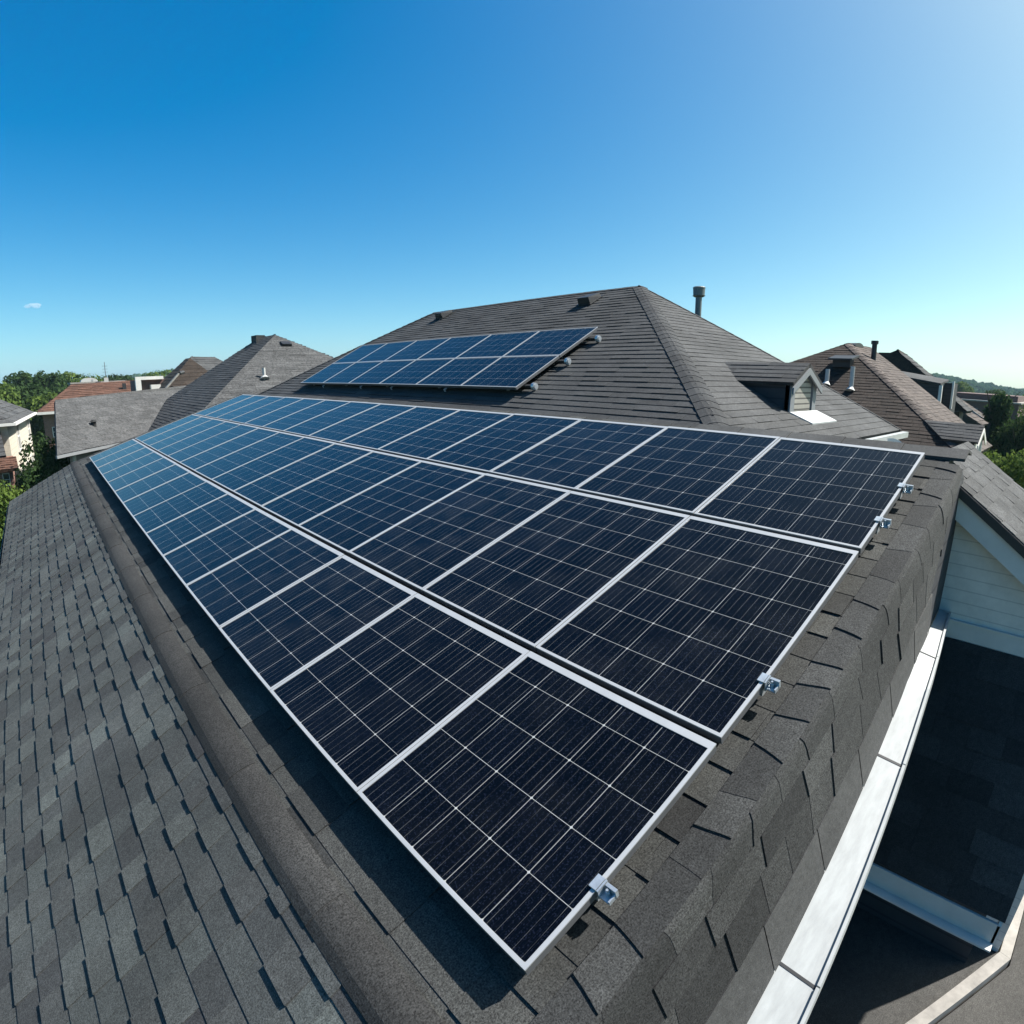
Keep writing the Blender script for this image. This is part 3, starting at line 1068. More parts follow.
def panel_meshes(lx, ly, fw, fend, key):
    """frame and glass meshes in panel coordinates; x up the slope, y along the row"""
    th = 0.006
    mb = MB()
    z1, z0 = 0.0, -th
    mb.slab([(0, 0, z1), (fend[0], 0, z1), (fend[0], ly, z1), (0, ly, z1)], Vector((0, 0, -th)))
    mb.slab([(lx - fend[1], 0, z1), (lx, 0, z1), (lx, ly, z1), (lx - fend[1], ly, z1)], Vector((0, 0, -th)))
    mb.slab([(fend[0], 0, z1), (lx - fend[1], 0, z1), (lx - fend[1], fw, z1), (fend[0], fw, z1)], Vector((0, 0, -th)))
    mb.slab([(fend[0], ly - fw, z1), (lx - fend[1], ly - fw, z1), (lx - fend[1], ly, z1), (fend[0], ly, z1)], Vector((0, 0, -th)))
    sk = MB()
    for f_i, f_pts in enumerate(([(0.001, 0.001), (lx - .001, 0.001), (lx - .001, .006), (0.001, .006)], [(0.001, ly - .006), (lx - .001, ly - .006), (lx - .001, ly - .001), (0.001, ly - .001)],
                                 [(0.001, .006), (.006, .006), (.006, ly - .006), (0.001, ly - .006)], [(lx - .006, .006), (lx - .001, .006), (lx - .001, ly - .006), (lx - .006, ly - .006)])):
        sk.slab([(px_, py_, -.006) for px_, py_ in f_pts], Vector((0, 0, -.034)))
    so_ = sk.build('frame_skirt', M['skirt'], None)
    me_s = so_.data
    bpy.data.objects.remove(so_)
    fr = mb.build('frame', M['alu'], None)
    me_f = fr.data
    bpy.data.objects.remove(fr)
    mb = MB()
    mb.slab([(fend[0], fw, -.004), (lx - fend[1], fw, -.004), (lx - fend[1], ly - fw, -.004), (fend[0], ly - fw, -.004)], Vector((0, 0, -.012)))
    gl = mb.build('glass', M['cell'], None)
    me_g = gl.data
    bpy.data.objects.remove(gl)
    for v in me_g.vertices:                # glass origin at its own lower corner so that cell joints start there
        v.co.x -= fend[0]
        v.co.y -= fw
    return me_f, me_g, Vector((fend[0], fw, 0)), me_s


ORD = ['nearest', 'second', 'third', 'fourth', 'fifth', 'sixth', 'seventh', 'eighth', 'ninth', 'tenth', 'eleventh', 'twelfth', 'thirteenth', 'farthest']


def put_panel(meshes, loc, rot, label, group):
    me_f, me_g, off, me_s = meshes
    o = bpy.data.objects.new('solar_panel', None)
    o.empty_display_size = 0.1
    col.objects.link(o)
    m4 = rot.to_4x4()
    m4.translation = loc
    o.matrix_world = m4
    tag(o, label, 'solar panel', group)
    f = bpy.data.objects.new('frame', me_f)
    gl = bpy.data.objects.new('glass', me_g)
    sk = bpy.data.objects.new('frame_skirt', me_s)
    for c in (f, gl):
        col.objects.link(c)
        c.parent = o
    col.objects.link(sk)
    sk.parent = f
    gl.location = off
    return o


rown = ['bottom', 'middle', 'top']
for r, (v0, lv, nc) in enumerate(ROWS):
    gap = 0.034 if r < 2 else 0.0
    lx = lv - gap
    ly = PITCH - 0.006
    fe = (0.015, 0.034)
    ms = panel_meshes(lx, ly, 0.015, fe, r)
    for k in range(14):
        loc = O_ + rotA @ Vector((v0, k * PITCH + 0.004, 0))
        if k == 0:
            lb = f'dark navy solar panel at the near end of the {rown[r]} row of the big array'
        elif k == 13:
            lb = f'pale sky-reflecting solar panel at the far end of the {rown[r]} row of the big array'
        else:
            lb = f'navy solar panel, {ORD[k]} from the near end in the {rown[r]} row of the big array'
        jig = Vector((0, 0, random.uniform(-.0015, .0015)))
        rj = Matrix.Rotation(random.uniform(-.0016, .0016), 3, 'Y') @ Matrix.Rotation(random.uniform(-.0016, .0016), 3, 'X')
        put_panel(ms, loc + jig, rotA @ rj, lb, 'panels of the big array on the lower roof')

# mounting rails under the big array, with end clamps past the near edge
RV = [(0.331, True), (1.38, True), (2.765, True), (3.20, True)]
RLAB = ['near-corner rail end with silver clamp under the bottom row of the big array',
        'rail end with silver clamp halfway up the near edge, under the middle row',
        'lower of two rail ends with silver clamps under the top row of the big array',
        'upper of two rail ends with silver clamps under the top row, nearest the ridge']
for (v, endc), lb in zip(RV, RLAB):
    a = O_ + rotA @ Vector((v, -0.020, -0.062))
    rail = thing('mounting_rail', lb, 'rail', a, 'rails carrying the big array')
    ey = Vector((0, 1, 0))
    ux = rotA @ Vector((1, 0, 0))
    nz = rotA @ Vector((0, 0, 1))
    mb = MB()
    mb.obox(a + ey * 7.03, ux * 0.02, ey * 7.0, nz * 0.018)
    mb.build('rail_bar', M['alu_side'], rail)
    # z-shaped clamp: lip on the frame, web down, foot outwards
    mb = MB()
    c = a + ey * 0.024 + nz * 0.062
    e = -ey
    mb.obox(c + ey * .012 + nz * .0045, ux * .024, ey * .014, nz * .003)
    mb.obox(c + e * .008 - nz * .016, ux * .024, ey * .003, nz * .0235)
    mb.obox(c + e * .030 - nz * .030, ux * .022, ey * .022, nz * .003)
    mb.obox(c + e * .049 - nz * .024, ux * .022, ey * .003, nz * .009)
    mb.obox(c + e * .034 - nz * .012 + ux * .0145, ux * .006, ey * .020, nz * .017)
    ec = mb.build('end_clamp', M['steel'], rail)
    mb = MB()
    mb.tube(c + e * .028 - nz * .027, c + e * .028 - nz * .010, 0.008, n=6)
    mb.tube(c + e * .028 - nz * .010, c + e * .028 + nz * .004, 0.0045, n=8)
    mb.build('bolt', M['steel'], ec)
    for k in range(8):
        mb = MB()
        fp = a + ey * (0.10 + 1.86 * k)
        mb.obox(fp - nz * .034, ux * .035, ey * .022, nz * .0155)
        mb.build('foot', M['dark_metal'], rail)

# upper array of twelve panels
TCa = math.radians(28)
rotC = Matrix(((math.cos(TCa), 0, -math.sin(TCa)), (0, 1, 0), (math.sin(TCa), 0, math.cos(TCa))))
xb0 = 4.92
Oc = P(xb0, 5.50, frontz(xb0) + 0.15)
msC = panel_meshes(0.872, 1.172, 0.013, (0.014, 0.014), 'c')
for r in range(2):
    for k in range(6):
        loc = Oc + rotC @ Vector((r * 0.882, k * 1.18 + .004, 0))
        wh = ['right-hand end', 'second from the right', 'third from the right', 'third from the left', 'second from the left', 'left-hand end'][k]
        put_panel(msC, loc, rotC, f'blue solar panel, {wh} of the {["lower", "upper"][r]} row on the high roof', 'panels of the small array on the high roof')
RC = [0.16, 0.84, 1.52]
RCL = ['lowest of three rail ends with round caps on the high roof array', 'middle one of three rail ends with round caps on the high roof array',
       'highest of three rail ends with round caps on the high roof array']
for v, lb in zip(RC, RCL):
    a = Oc + rotC @ Vector((v, -0.16, -0.075))
    rail = thing('mounting_rail', lb, 'rail', a, 'rails carrying the small array')
    ux = rotC @ Vector((1, 0, 0))
    nz = rotC @ Vector((0, 0, 1))
    ey = Vector((0, 1, 0))
    mb = MB()
    mb.obox(a + ey * 3.68, ux * .02, ey * 3.66, nz * .02)
    mb.build('rail_bar', M['dark_metal'], rail)
    mb = MB()
    mb.tube(a + ey * .03, a - ey * .012, 0.047, n=18)
    mb.tube(a - ey * .0125, a - ey * .022, 0.03, n=12)
    mb.build('end_cap', M['steel'], rail)
    for k in range(5):
        mb = MB()
        fp = a + ey * (0.5 + 1.6 * k)
        mb.obox(fp - nz * .036, ux * .04, ey * .025, nz * .018)
        mb.build('foot', M['steel'], rail)
mb_ = None
for k, lb in enumerate(['small hook below the lower edge of the high array, rightmost of four', 'small hook below the lower edge of the high array, second from the right',
                        'small hook below the lower edge of the high array, second from the left', 'small hook below the lower edge of the high array, leftmost of four']):
    y0 = Oc.y + [1.55, 3.1, 4.2, 5.85][k]
    c = Vector((Oc.x, y0, Oc.z)) + rotC @ Vector((0, 0, -0.038))
    mb = MB()
    mb.obox(c + rotC @ Vector((-.022, 0, -.01)), rotC @ Vector((.022, 0, 0)), Vector((0, .02, 0)), rotC @ Vector((0, 0, .004)))
    mb.obox(c + rotC @ Vector((-.041, 0, -.028)), rotC @ Vector((.003, 0, 0)), Vector((0, .02, 0)), rotC @ Vector((0, 0, .018)))
    mb.tube(c + rotC @ Vector((-.02, 0, -.02)), c + rotC @ Vector((-.02, 0, 0)), .008, n=8)
    tag(mb.build('roof_hook', M['steel']), lb, 'hook', 'hooks along the small array')

# ------------------------------------------------------------------ white-sided gable house on the right
gh = thing('gable_house', 'white-sided gable house in shade right beside the array roof', 'house', (5.2, 0.2, 0))
TG = math.tan(math.radians(35.86))
gx0, gx1, gyr = 4.35, 5.95, 0.665


def zG(y):
    return -0.600 - (0.64 - y) * TG if y <= gyr else -0.600 - (0.64 - gyr) * TG - (y - gyr) * TG


yE = -0.78                                 # the eave of the gable lies just outside the picture
mb = MB()
shingles(mb, [P(gx0, yE, zG(yE)), P(gx1, yE, zG(yE)), P(gx1, gyr, zG(gyr)), P(gx0, gyr, zG(gyr))], expo=0.115, wr=(0.12, 0.24), th=(0.003, 0.006), seed=51, deck=0.045)
shingles(mb, [P(4.77, gyr, zG(gyr)), P(gx1, gyr, zG(gyr)), P(gx1, .82, zG(gyr) + (.82 - gyr) * TG), P(4.77, .82, zG(gyr) + (.82 - gyr) * TG)], expo=0.115, wr=(0.12, 0.24), th=(0.003, 0.006), seed=53, deck=0.045)
mb.build('roof_slope', M['shingle_pale'], gh)
mb = MB()
zT = zG(gyr) + (.82 - gyr) * TG
shingles(mb, [P(4.77, .82, zT), P(gx1, .82, zT), P(gx1, 1.95, zT - 1.13 * TG), P(4.77, 1.95, zT - 1.13 * TG)], expo=0.2, wr=(0.2, 0.4), seed=52, deck=0.04)
mb.build('roof_slope', M['shingle_pale'], gh)
# black drip edge, white rake board
mb = MB()
mb.slab([P(gx0 - .012, yE - .02, zG(yE - .02) - .008), P(gx0 - .012, gyr, zG(gyr) - .008), P(gx0 - .012, gyr, zG(gyr) - .075), P(gx0 - .012, yE - .02, zG(yE - .02) - .075)], Vector((.010, 0, 0)))
mb.build('drip_edge', M['dark_metal'], gh)
mb = MB()
mb.slab([P(gx0 + .012, yE, zG(yE) - .06), P(gx0 + .012, gyr, zG(gyr) - .06), P(gx0 + .012, gyr, zG(gyr) - .225), P(gx0 + .012, yE, zG(yE) - .225)], Vector((.022, 0, 0)))
mb.build('rake_board', M['white_paint'], gh)
mb = MB()
wx, yW = 4.46, -0.42
mb.slab([P(wx, yW, -H), P(wx, 0.66, -H), P(wx, 0.66, zG(.66) - .06), P(wx, yW, zG(yW) - .06)], Vector((.06, 0, 0)))
mb.slab([P(wx + .06, yW, -H), P(gx1 - .1, yW, -H), P(gx1 - .1, yW, zG(yW) - .06), P(wx + .06, yW, zG(yW) - .06)], Vector((0, .06, 0)))
mb.slab([P(gx1 - .16, yW + .06, -H), P(gx1 - .16, 1.8, -H), P(gx1 - .16, 1.8, zG(1.8) - .06), P(gx1 - .16, gyr, zG(gyr) - .06), P(gx1 - .16, yW + .06, zG(yW + .06) - .06)], Vector((.06, 0, 0)))
mb.build('wall', M['siding'], gh)
mb = MB()
mb.box(P(wx - .022, yW, -1.675), P(wx - .002, 0.56, -1.555))
mb.box(P(wx - .030, yW, -1.556), P(wx - .003, 0.56, -1.545))
mb.build('skirt_board', M['white_paint'], gh)
# steep dark lean-to roof under the gable wall, falling towards the array roof
xl_, zl_ = 3.60, -3.00
mb = MB()
shingles(mb, [P(xl_, -0.31, zl_), P(xl_, 0.62, zl_), P(4.435, 0.62, -1.68), P(4.435, -0.31, -1.68)], expo=0.15, wr=(0.2, 0.4), th=(0.003, 0.006), seed=55, deck=0.05)
mb.build('lean_to_roof', M['shingle_black'], gh)
mb = MB()
mb.box(P(xl_ - .015, -0.295, zl_ - .185), P(xl_ + .005, 0.62, zl_ - .025))
mb.box(P(xl_ - .085, -0.295, zl_ - .185), P(xl_ - .016, 0.62, zl_ - .172))
mb.build('fascia', M['white_paint'], gh)
mb = MB()
mb.slab([P(xl_ - .015, -0.30, zl_ - .03), P(4.44, -0.30, -1.745), P(4.44, -0.30, -1.92), P(xl_ - .015, -0.30, zl_ - .18)], Vector((0, .02, 0)))
mb.build('fascia', M['white_paint'], gh)
mb = MB()
mb.box(P(4.20, -0.24, -H), P(4.455, 0.62, -2.32))
mb.build('wall', M['dark_wall'], gh)
# lowest flat roof with a stone coping
zl = -4.0
mb = MB()
mb.slab([P(0.9, 0.70, zl), P(4.455, 0.70, zl), P(4.455, -0.43, zl), P(3.43, -0.04, zl), P(1.3, 0.76, zl)], Vector((0, 0, -.2)), 0.5)
mb.build('flat_roof', M['roll_roof'], gh)
mb = MB()
mb.slab([P(4.462, -0.53, zl - .05), P(9.0, -0.53, zl - .05), P(9.0, -5.0, zl - .05), P(-0.5, -5.0, zl - .05), P(-0.5, 0.70, zl - .05), P(1.2, 0.70, zl - .05), P(3.40, -0.13, zl - .05), P(4.44, -0.53, zl - .05)], Vector((0, 0, -.2)), 0.55)
mb.build('flat_roof', M['roll_roof'], gh)
mb = MB()
mb.box(P(-0.3, -4.8, -H), P(8.8, -0.56, zl - .251))
mb.build('wall', M['grey_wall'], gh)
mb = MB()
mb.slab([P(4.462, -0.435, zl + .015), P(5.85, -0.445, zl + .015), P(5.85, -0.52, zl + .015), P(4.44, -0.515, zl + .015)], Vector((0, 0, -.10)))
mb.slab([P(4.46, -0.432, zl + .0152), P(4.438, -0.515, zl + .0152), P(3.40, -0.115, zl + .0152), P(3.43, -0.04, zl + .0152)], Vector((0, 0, -.10)))
mb.slab([P(3.428, -0.04, zl + .015), P(3.398, -0.115, zl + .015), P(1.27, 0.69, zl + .015), P(1.3, 0.76, zl + .015)], Vector((0, 0, -.10)))
mb.build('coping', M['trim_stone'], gh)
mb = MB()
mb.slab([P(1.5, 0.735, zl - .26), P(4.42, 0.72, zl - .26), P(4.42, -0.40, zl - .26), P(3.44, -0.02, zl - .26)], Vector((0, 0, -(H + zl - .2))))
mb.build('wall', M['dark_wall'], gh)


# ------------------------------------------------------------------ generic houses of the neighbourhood
def window(parent, c, ux, nrm, w_, h_, mframe=M['white_paint'], cross=True):
    ux, nrm = Vector(ux).normalized(), Vector(nrm).normalized()
    up = Vector((0, 0, 1))
    c = Vector(c)
    t = min(w_, h_) * 0.09
    mb = MB()
    for s in (-1, 1):
        mb.obox(c + ux * s * (w_ / 2) + nrm * .03, ux * t / 2, nrm * .035, up * (h_ / 2 + t / 2))
        mb.obox(c + up * s * (h_ / 2) + nrm * .031, ux * (w_ / 2 - t / 2), nrm * .035, up * t / 2)
    if cross:
        mb.obox(c + nrm * .03, ux * (w_ / 2 - t / 2), nrm * .02, up * t * .35)
    f = mb.build('window', mframe, parent)
    mb = MB()
    mb.obox(c + nrm * .012, ux * (w_ / 2), nrm * .008, up * (h_ / 2))
    mb.build('pane', M['glass'], f)
    return f


def face_house(name, label, loc, faces, walls, mroof, mwall, expo=0.3, wr=(0.5, 1.2), th=(0.015, 0.03), seed=60, group=None, two=0.2):
    """faces: list of convex roof polygons (eye-relative); walls: footprint polygon and top height"""
    t = thing(name, label, 'house', loc, group)
    for i, fc in enumerate(faces):
        pts, m = fc[:2]
        mb = MB()
        shingles(mb, [P(*p) for p in pts], expo=expo, wr=wr, th=fc[2] if len(fc) > 2 else th, seed=seed + i, deck=0.12, two=two, gap=0.006)
        mb.build('roof_slope', m or mroof, t)
    foot, top = walls
    mb = MB()
    mb.slab([P(x, y, top) for x, y in foot], Vector((0, 0, -(H + top))))
    mb.build('wall', mwall, t)
    return t


# grey hip-roofed house behind the far end of the array, with a lower wing on its left
Pk, Rk = (9.28, 26.4, 1.77), (9.28, 28.6, 1.77)
zE = -2.13
nl, nr_, fr_, fl_ = (3.5, 20.6), (16.9, 20.6), (16.9, 31.2), (3.5, 31.2)
hb = face_house('house', 'grey hip-roofed house with striped left slope beyond the far end of the array', (10, 27, 0), [
    ([(*nl, zE), (*nr_, zE), Pk], M['shingle_far'], (.004, .007)),
    ([(*nl, zE), Pk, Rk, (*fl_, zE)], M['shingle_brown'], (.010, .015)),
    ([(*nr_, zE), (*fr_, zE), Rk, Pk], M['shingle_far']),
    ([(*fl_, zE), Rk, (*fr_, zE)], M['shingle_brown'])],
    ([(4.1, 21.2), (16.3, 21.2), (16.3, 30.6), (4.1, 30.6)], zE - .1), M['shingle_far'], M['grey_wall'], expo=0.15, th=(0.02, 0.045), seed=70)
nn_ = Vector((0, -(1.77 - zE) / 5.8, 1)).normalized()
c = P(9.5, 25.75, 1.77 - 0.65 * 3.9 / 5.8)
box_vent(hb, c, Vector((1, 0, 0)), nn_, 0.45, 0.34, 0.12, M['dark_metal'])
mb = MB()
c = P(7.75, 23.6, 1.77 - 2.8 * 3.9 / 5.8)
mb.tube(c - Vector((0, 0, .1)), c + Vector((0, 0, .42)), 0.06, n=10)
mb.tube(c - Vector((0, .05, .02)), c + Vector((0, 0, .07)), 0.2, 0.12, n=10)
mb.build('vent_pipe', M['pipe_white'], hb)
mb = MB()
mb.box(P(8.95, 28.0, 1.40), P(9.35, 28.8, 1.86))
mb.box(P(8.80, 27.6, 1.30), P(8.90, 27.8, 1.75))
mb.build('ridge_box', M['shingle_brown'], hb)

wing = face_house('house', 'low grey-roofed wing with pale eave board, left of the far end of the array', (4, 26, 0), [
    ([(0.2511, 21.8013, -2.2), (5.3, 27.556, -2.2), (7.17, 33.75, -.54), (.4854, 25.9955, -.596)], M['shingle_far']),
    ([(.4854, 25.9955, -.596), (7.17, 33.75, -.54), (5.9, 37.5, -2.2), (.60, 30.2, -2.2)], M['shingle_far'])],
    ([(0.62, 22.6), (4.9, 27.6), (5.4, 36.0), (.82, 29.9)], -2.3), M['shingle_far'], M['grey_wall'], expo=0.28, th=(0.003, 0.007), seed=80)
dlw = Vector((.6595, .7517, 0))
mb = MB()
e0, e1 = P(.22, 21.74, -2.27), P(5.3, 27.53, -2.27)
mb.beam(e0, e1, 0.06, 0.09)
mb.build('gutter', M['grey_shade_trim'], wing)  # shadow on the gutter is put into its grey colour
mb = MB()
mb.tube(P(.75, 22.75, -2.3), P(.75, 22.75, -5.2), 0.07, n=8)
mb.build('downpipe', M['pipe_white'], wing)
# small black cowl on the wing roof
nw = Vector((.7517, -.6595, 2.59 / 1.6)).normalized()
cpt = P(1.63, 24.9, 0)
tw = ((Vector((1.63 - .2511, 24.9 - 21.8013, 0))).dot(Vector((-.7517, .6595, 0)))) / 2.59
cpt.z = H - 2.2 + 1.604 * tw
mb = MB()
mb.tube(cpt - Vector((0, 0, .05)), cpt + Vector((0, 0, .14)), 0.09, n=10)
mb.tube(cpt + Vector((0, 0, .14)), cpt + Vector((0, 0, .22)), 0.14, 0.05, n=10)
mb.build('vent_pipe', M['rubber'], wing)

# cream house at the left edge
cr0, cr1 = (-1.25, 26.97), (-0.55, 36.0)
zE = -1.34
d1 = Vector((cr1[0] - cr0[0], cr1[1] - cr0[1], 0)).normalized()
n1 = Vector((d1.y, -d1.x, 0))


def cw(s, off, z):
    q = Vector((cr0[0], cr0[1], 0)) + d1 * s + n1 * off
    return P(q.x, q.y, z)


cr = thing('house', 'cream-walled house with a grey hip roof at the left edge of the picture', 'house', (-5, 31, 0))
mb = MB()
L_ = 8.2
hz = 0.9
ov = 0.25
roofz = lambda off: zE + min(1.0, max(0.0, (ov - off) / 1.0)) * .6
a, b_, c, d_ = cw(-.3, ov, zE), cw(L_ + .3, ov, zE), cw(L_ - 3.2, -3.8, zE + 2.3), cw(3.8, -3.8, zE + 2.3)
e, f = cw(-.3, -8.0, zE), cw(L_ + .3, -8.0, zE)
for i, pts in enumerate(([a, b_, c, d_], [b_, f, c], [a, d_, e], [e, d_, c, f])):
    mb2 = MB()
    shingles(mb2, pts, expo=.3, wr=(.5, 1.2), th=(.012, .025), seed=90 + i, deck=.1, gap=.006)
    mb2.build('roof_slope', M['shingle_far'], cr)
mb = MB()
mb.slab([cw(0, 0, zE - .05), cw(L_, 0, zE - .05), cw(L_, -7.8, zE - .05), cw(0, -7.8, zE - .05)], Vector((0, 0, -(H + zE - .05))))
mb.build('wall', M['cream'], cr)
mb = MB()
mb.beam(cw(-.32, ov + .05, zE - .05), cw(L_ + .32, ov + .05, zE - .05), .10, .10)
mb.beam(cw(-.36, ov + .1, zE - .05), cw(-.36, -8, zE - .05), .10, .10)
mb.build('gutter', M['white_paint'], cr)
for s, z in ((2.6, -2.05), (6.9, -2.05), (2.4, -3.9), (4.3, -3.9), (6.6, -3.9)):
    window(cr, cw(s, 0.0, z), d1, n1, 0.85, 1.15)
mb = MB()
pp = cw(3.6, -1.3, zE + .75)
mb.tube(pp, pp + Vector((0, 0, .5)), .09, n=8)
mb.build('vent_pipe', M['dark_metal'], cr)

# brick outbuilding in front of it
bo = thing('outbuilding', 'low brick outbuilding with dark windows below the cream house at the left edge', 'outbuilding', (-3.5, 26.0, 0))
mb = MB()
shingles(mb, [P(-5.5, 25.55, -2.42), P(-5.5, 26.9, -1.62), P(-1.50, 26.9, -1.62), P(-1.36, 25.55, -2.42)], expo=.25, wr=(.4, .9), th=(.01, .02), seed=95, deck=.1)
mb.build('roof_slope', M['shingle_brown'], bo)
mb = MB()
shingles(mb, [P(-5.5, 24.4, -2.78), P(-5.5, 25.5, -2.47), P(-1.05, 25.5, -2.47), P(-0.98, 24.4, -2.78)], expo=.2, wr=(.25, .5), th=(.015, .03), seed=96, deck=.08)
mb.build('porch_roof', M['shingle_rust'], bo)
mb = MB()
mb.slab([P(-5.3, 24.7, -2.82), P(-1.2, 24.7, -2.82), P(-1.2, 26.8, -2.56), P(-5.3, 26.8, -2.56)], Vector((0, 0, -4.9)))
mb.build('wall', M['brick'], bo)
for x in (-1.75, -1.42):
    window(bo, P(x, 24.7, -3.15), (1, 0, 0), (0, -1, 0), .2, .42)

# long rust-roofed house
zE = -2.2
rh = face_house('house', 'long rust-brown roofed brick house beyond the grey wing', (6, 60, 0), [
    ([(-.35, 57, zE), (15, 55, zE), (12, 61, .05), (2.6, 62, -.3)], M['shingle_rust']),
    ([(-.35, 57, zE), (2.6, 62, -.3), (-.2, 67, zE)], M['shingle_rust']),
    ([(15, 55, zE), (15, 66, zE), (12, 61, .05)], M['shingle_rust']),
    ([(-.2, 67, zE), (2.6, 62, -.3), (12, 61, .05), (15, 66, zE)], M['shingle_rust'])],
    ([(0, 57.6), (14.6, 55.7), (14.6, 65.5), (0.2, 66.5)], zE - .15), M['shingle_rust'], M['brick'], expo=.4, wr=(.6, 1.4), th=(.02, .04), seed=100)
mb = MB()
mb.beam(P(-.4, 56.95, zE - .1), P(15.05, 54.95, zE - .1), .16, .2)
mb.build('gutter', M['white_paint'], rh)
mb = MB()
mb.box(P(6.6, 59.6, -1.2), P(6.9, 59.9, -.25))
mb.build('vent_pipe', M['dark_metal'], rh)
window(rh, P(.9, 57.45, -3.9), (14.6, -1.9, 0), (-1.9, -14.6, 0), 0.6, 0.8)

# flat-topped pale building behind it and the mast
pb = thing('building', 'pale flat-topped building with a rooftop hood behind the rust roof', 'building', (6, 70, 0))
mb = MB()
mb.box(P(2.9, 69, -H), P(8.0, 76, -.12))
mb.build('wall', M['trim_stone'], pb)
mb = MB()
mb.box(P(2.8, 68.9, -.118), P(8.1, 76.1, .02))
mb.build('parapet', M['trim_stone'], pb)
mb = MB()
for k in range(8):
    a0, a1 = math.pi * k / 8, math.pi * (k + 1) / 8
    mb.slab([P(4.6 + .8 * math.cos(a0), 69.2, .021 + .4 * math.sin(a0)), P(4.6 + .8 * math.cos(a1), 69.2, .021 + .4 * math.sin(a1)), P(4.6, 69.2, .021)], Vector((0, 1.6, 0)))
mb.build('roof_hood', M['pipe_white'], pb)
ms_ = thing('antenna_mast', 'thin antenna mast with a pale box base standing behind the rust roof', 'mast', (6.1, 70.5, 0))
mb = MB()
mb.tube((6.1, 68.5, 0), P(6.1, 68.5, 1.9), .075, .03, n=8)
mb.build('pole', M['pipe_grey'], ms_)
mb = MB()
for z in (.9, 1.2, 1.5):
    mb.beam(P(5.85, 68.5, z), P(6.35, 68.5, z), .03, .03)
mb.beam(P(6.1, 68.44, .85), P(6.1, 68.44, 1.55), .03, .03)
mb.build('antenna_arms', M['pipe_grey'], ms_)
mb = MB()
mb.box(P(5.9, 68.3, -.4), P(6.3, 68.45, .35))
mb.build('equipment_box', M['pipe_white'], ms_)

# dark pyramid-roofed house with a pale rake board, plus the white framed structure beside it
dk = face_house('house', 'dark pointed-roof house with a pale sloping rake board left of the grey hip roof', (10, 50, 0), [
    ([(7.2, 46.6, -1.6), (13.6, 46.6, -1.6), (10.36, 48.9, 1.49)], M['shingle_umber']),
    ([(7.2, 46.6, -1.6), (10.36, 48.9, 1.49), (10.36, 50.4, 1.49), (7.2, 53, -1.6)], M['shingle_umber']),
    ([(13.6, 46.6, -1.6), (13.6, 53, -1.6), (10.36, 50.4, 1.49), (10.36, 48.9, 1.49)], M['shingle_umber']),
    ([(7.2, 53, -1.6), (10.36, 50.4, 1.49), (13.6, 53, -1.6)], M['shingle_umber'])],
    ([(7.6, 47), (13.2, 47), (13.2, 52.6), (7.6, 52.6)], -1.7), M['shingle_umber'], M['brick_dark'], expo=.35, wr=(.6, 1.2), th=(.01, .02), seed=110)
mb = MB()
mb.beam(P(7.55, 46.5, -1.15), P(8.98, 46.55, .33), .1, .36, up=Vector((0, -1, 0)))
mb.build('rake_board', M['trim_stone'], dk)
mb = MB()
mb.tube(P(9.05, 46.6, .35), P(9.4, 46.9, .42), .13, n=8)
mb.build('vent_pipe', M['dark_metal'], dk)
wf = thing('building', 'white framed penthouse block between the rust roof and the dark pointed roof', 'building', (7.3, 52, 0))
mb = MB()
mb.box(P(6.55, 50.6, -H), P(6.95, 51, .22))
mb.box(P(6.951, 50.6, -.02), P(8.6, 51, .22))
mb.build('frame', M['white_paint'], wf)
mb = MB()
mb.box(P(6.7, 51.01, -H), P(9.6, 55, -.05))
mb.build('wall', M['brick_dark'], wf)
mb = MB()
mb.box(P(7.55, 50.0, -H), P(8.25, 50.59, -.42))
mb.build('stair_box', M['white_paint'], wf)
g2 = face_house('house', 'pale grey roof peeping out between the dark pointed roof and the grey hip roof', (15, 64, 0), [
    ([(10.6, 60, -.6), (19.5, 60, -.6), (16.0, 64, 2.0), (13.8, 64, 2.15)], M['shingle_pale']),
    ([(10.6, 60, -.6), (13.8, 64, 2.15), (10.6, 68, -.6)], M['shingle_pale']),
    ([(19.5, 60, -.6), (19.5, 68, -.6), (16.0, 64, 2.0)], M['shingle_pale']),
    ([(10.6, 68, -.6), (13.8, 64, 2.15), (16.0, 64, 2.0), (19.5, 68, -.6)], M['shingle_pale'])],
    ([(11, 60.4), (19, 60.4), (19, 67.6), (11, 67.6)], -.7), M['shingle_pale'], M['cream'], expo=.4, wr=(.6, 1.4), seed=120)

# umber-roofed house on the right with a tan right-hand slope
Pk = Vector((15.21, 4.97, .88))
hE = 2.1
tN = .62
bl = (Pk.x - hE / tN, Pk.y - hE / tN, Pk.z - hE)
blf = (Pk.x - hE / tN, Pk.y + 1.3 * hE / tN, Pk.z - hE)
Rk = (Pk.x + 1.9, Pk.y, Pk.z)
br_ = (Pk.x - .2, Pk.y - hE / tN, Pk.z - hE)
brf = (Pk.x + 2.2, Pk.y + 1.3 * hE / tN, Pk.z - hE)
ub = face_house('house', 'umber-roofed house with a hooded vent, tan right slope, behind the white eave gutter', (16, 6, 0), [
    ([bl, tuple(Pk), blf], M['shingle_umber']),
    ([bl, br_, Rk, tuple(Pk)], M['shingle_tan']),
    ([blf, tuple(Pk), Rk, brf], M['shingle_umber']),
    ([br_, brf, Rk], M['shingle_umber'])],
    ([(bl[0] + .4, bl[1] + .4), (br_[0] - .3, bl[1] + .4), (br_[0] - .3, brf[1] - .5), (bl[0] + .4, brf[1] - .5)], bl[2] - .1), M['shingle_umber'], M['brick_dark'],
    expo=.11, wr=(.2, .45), th=(.004, .009), seed=130)


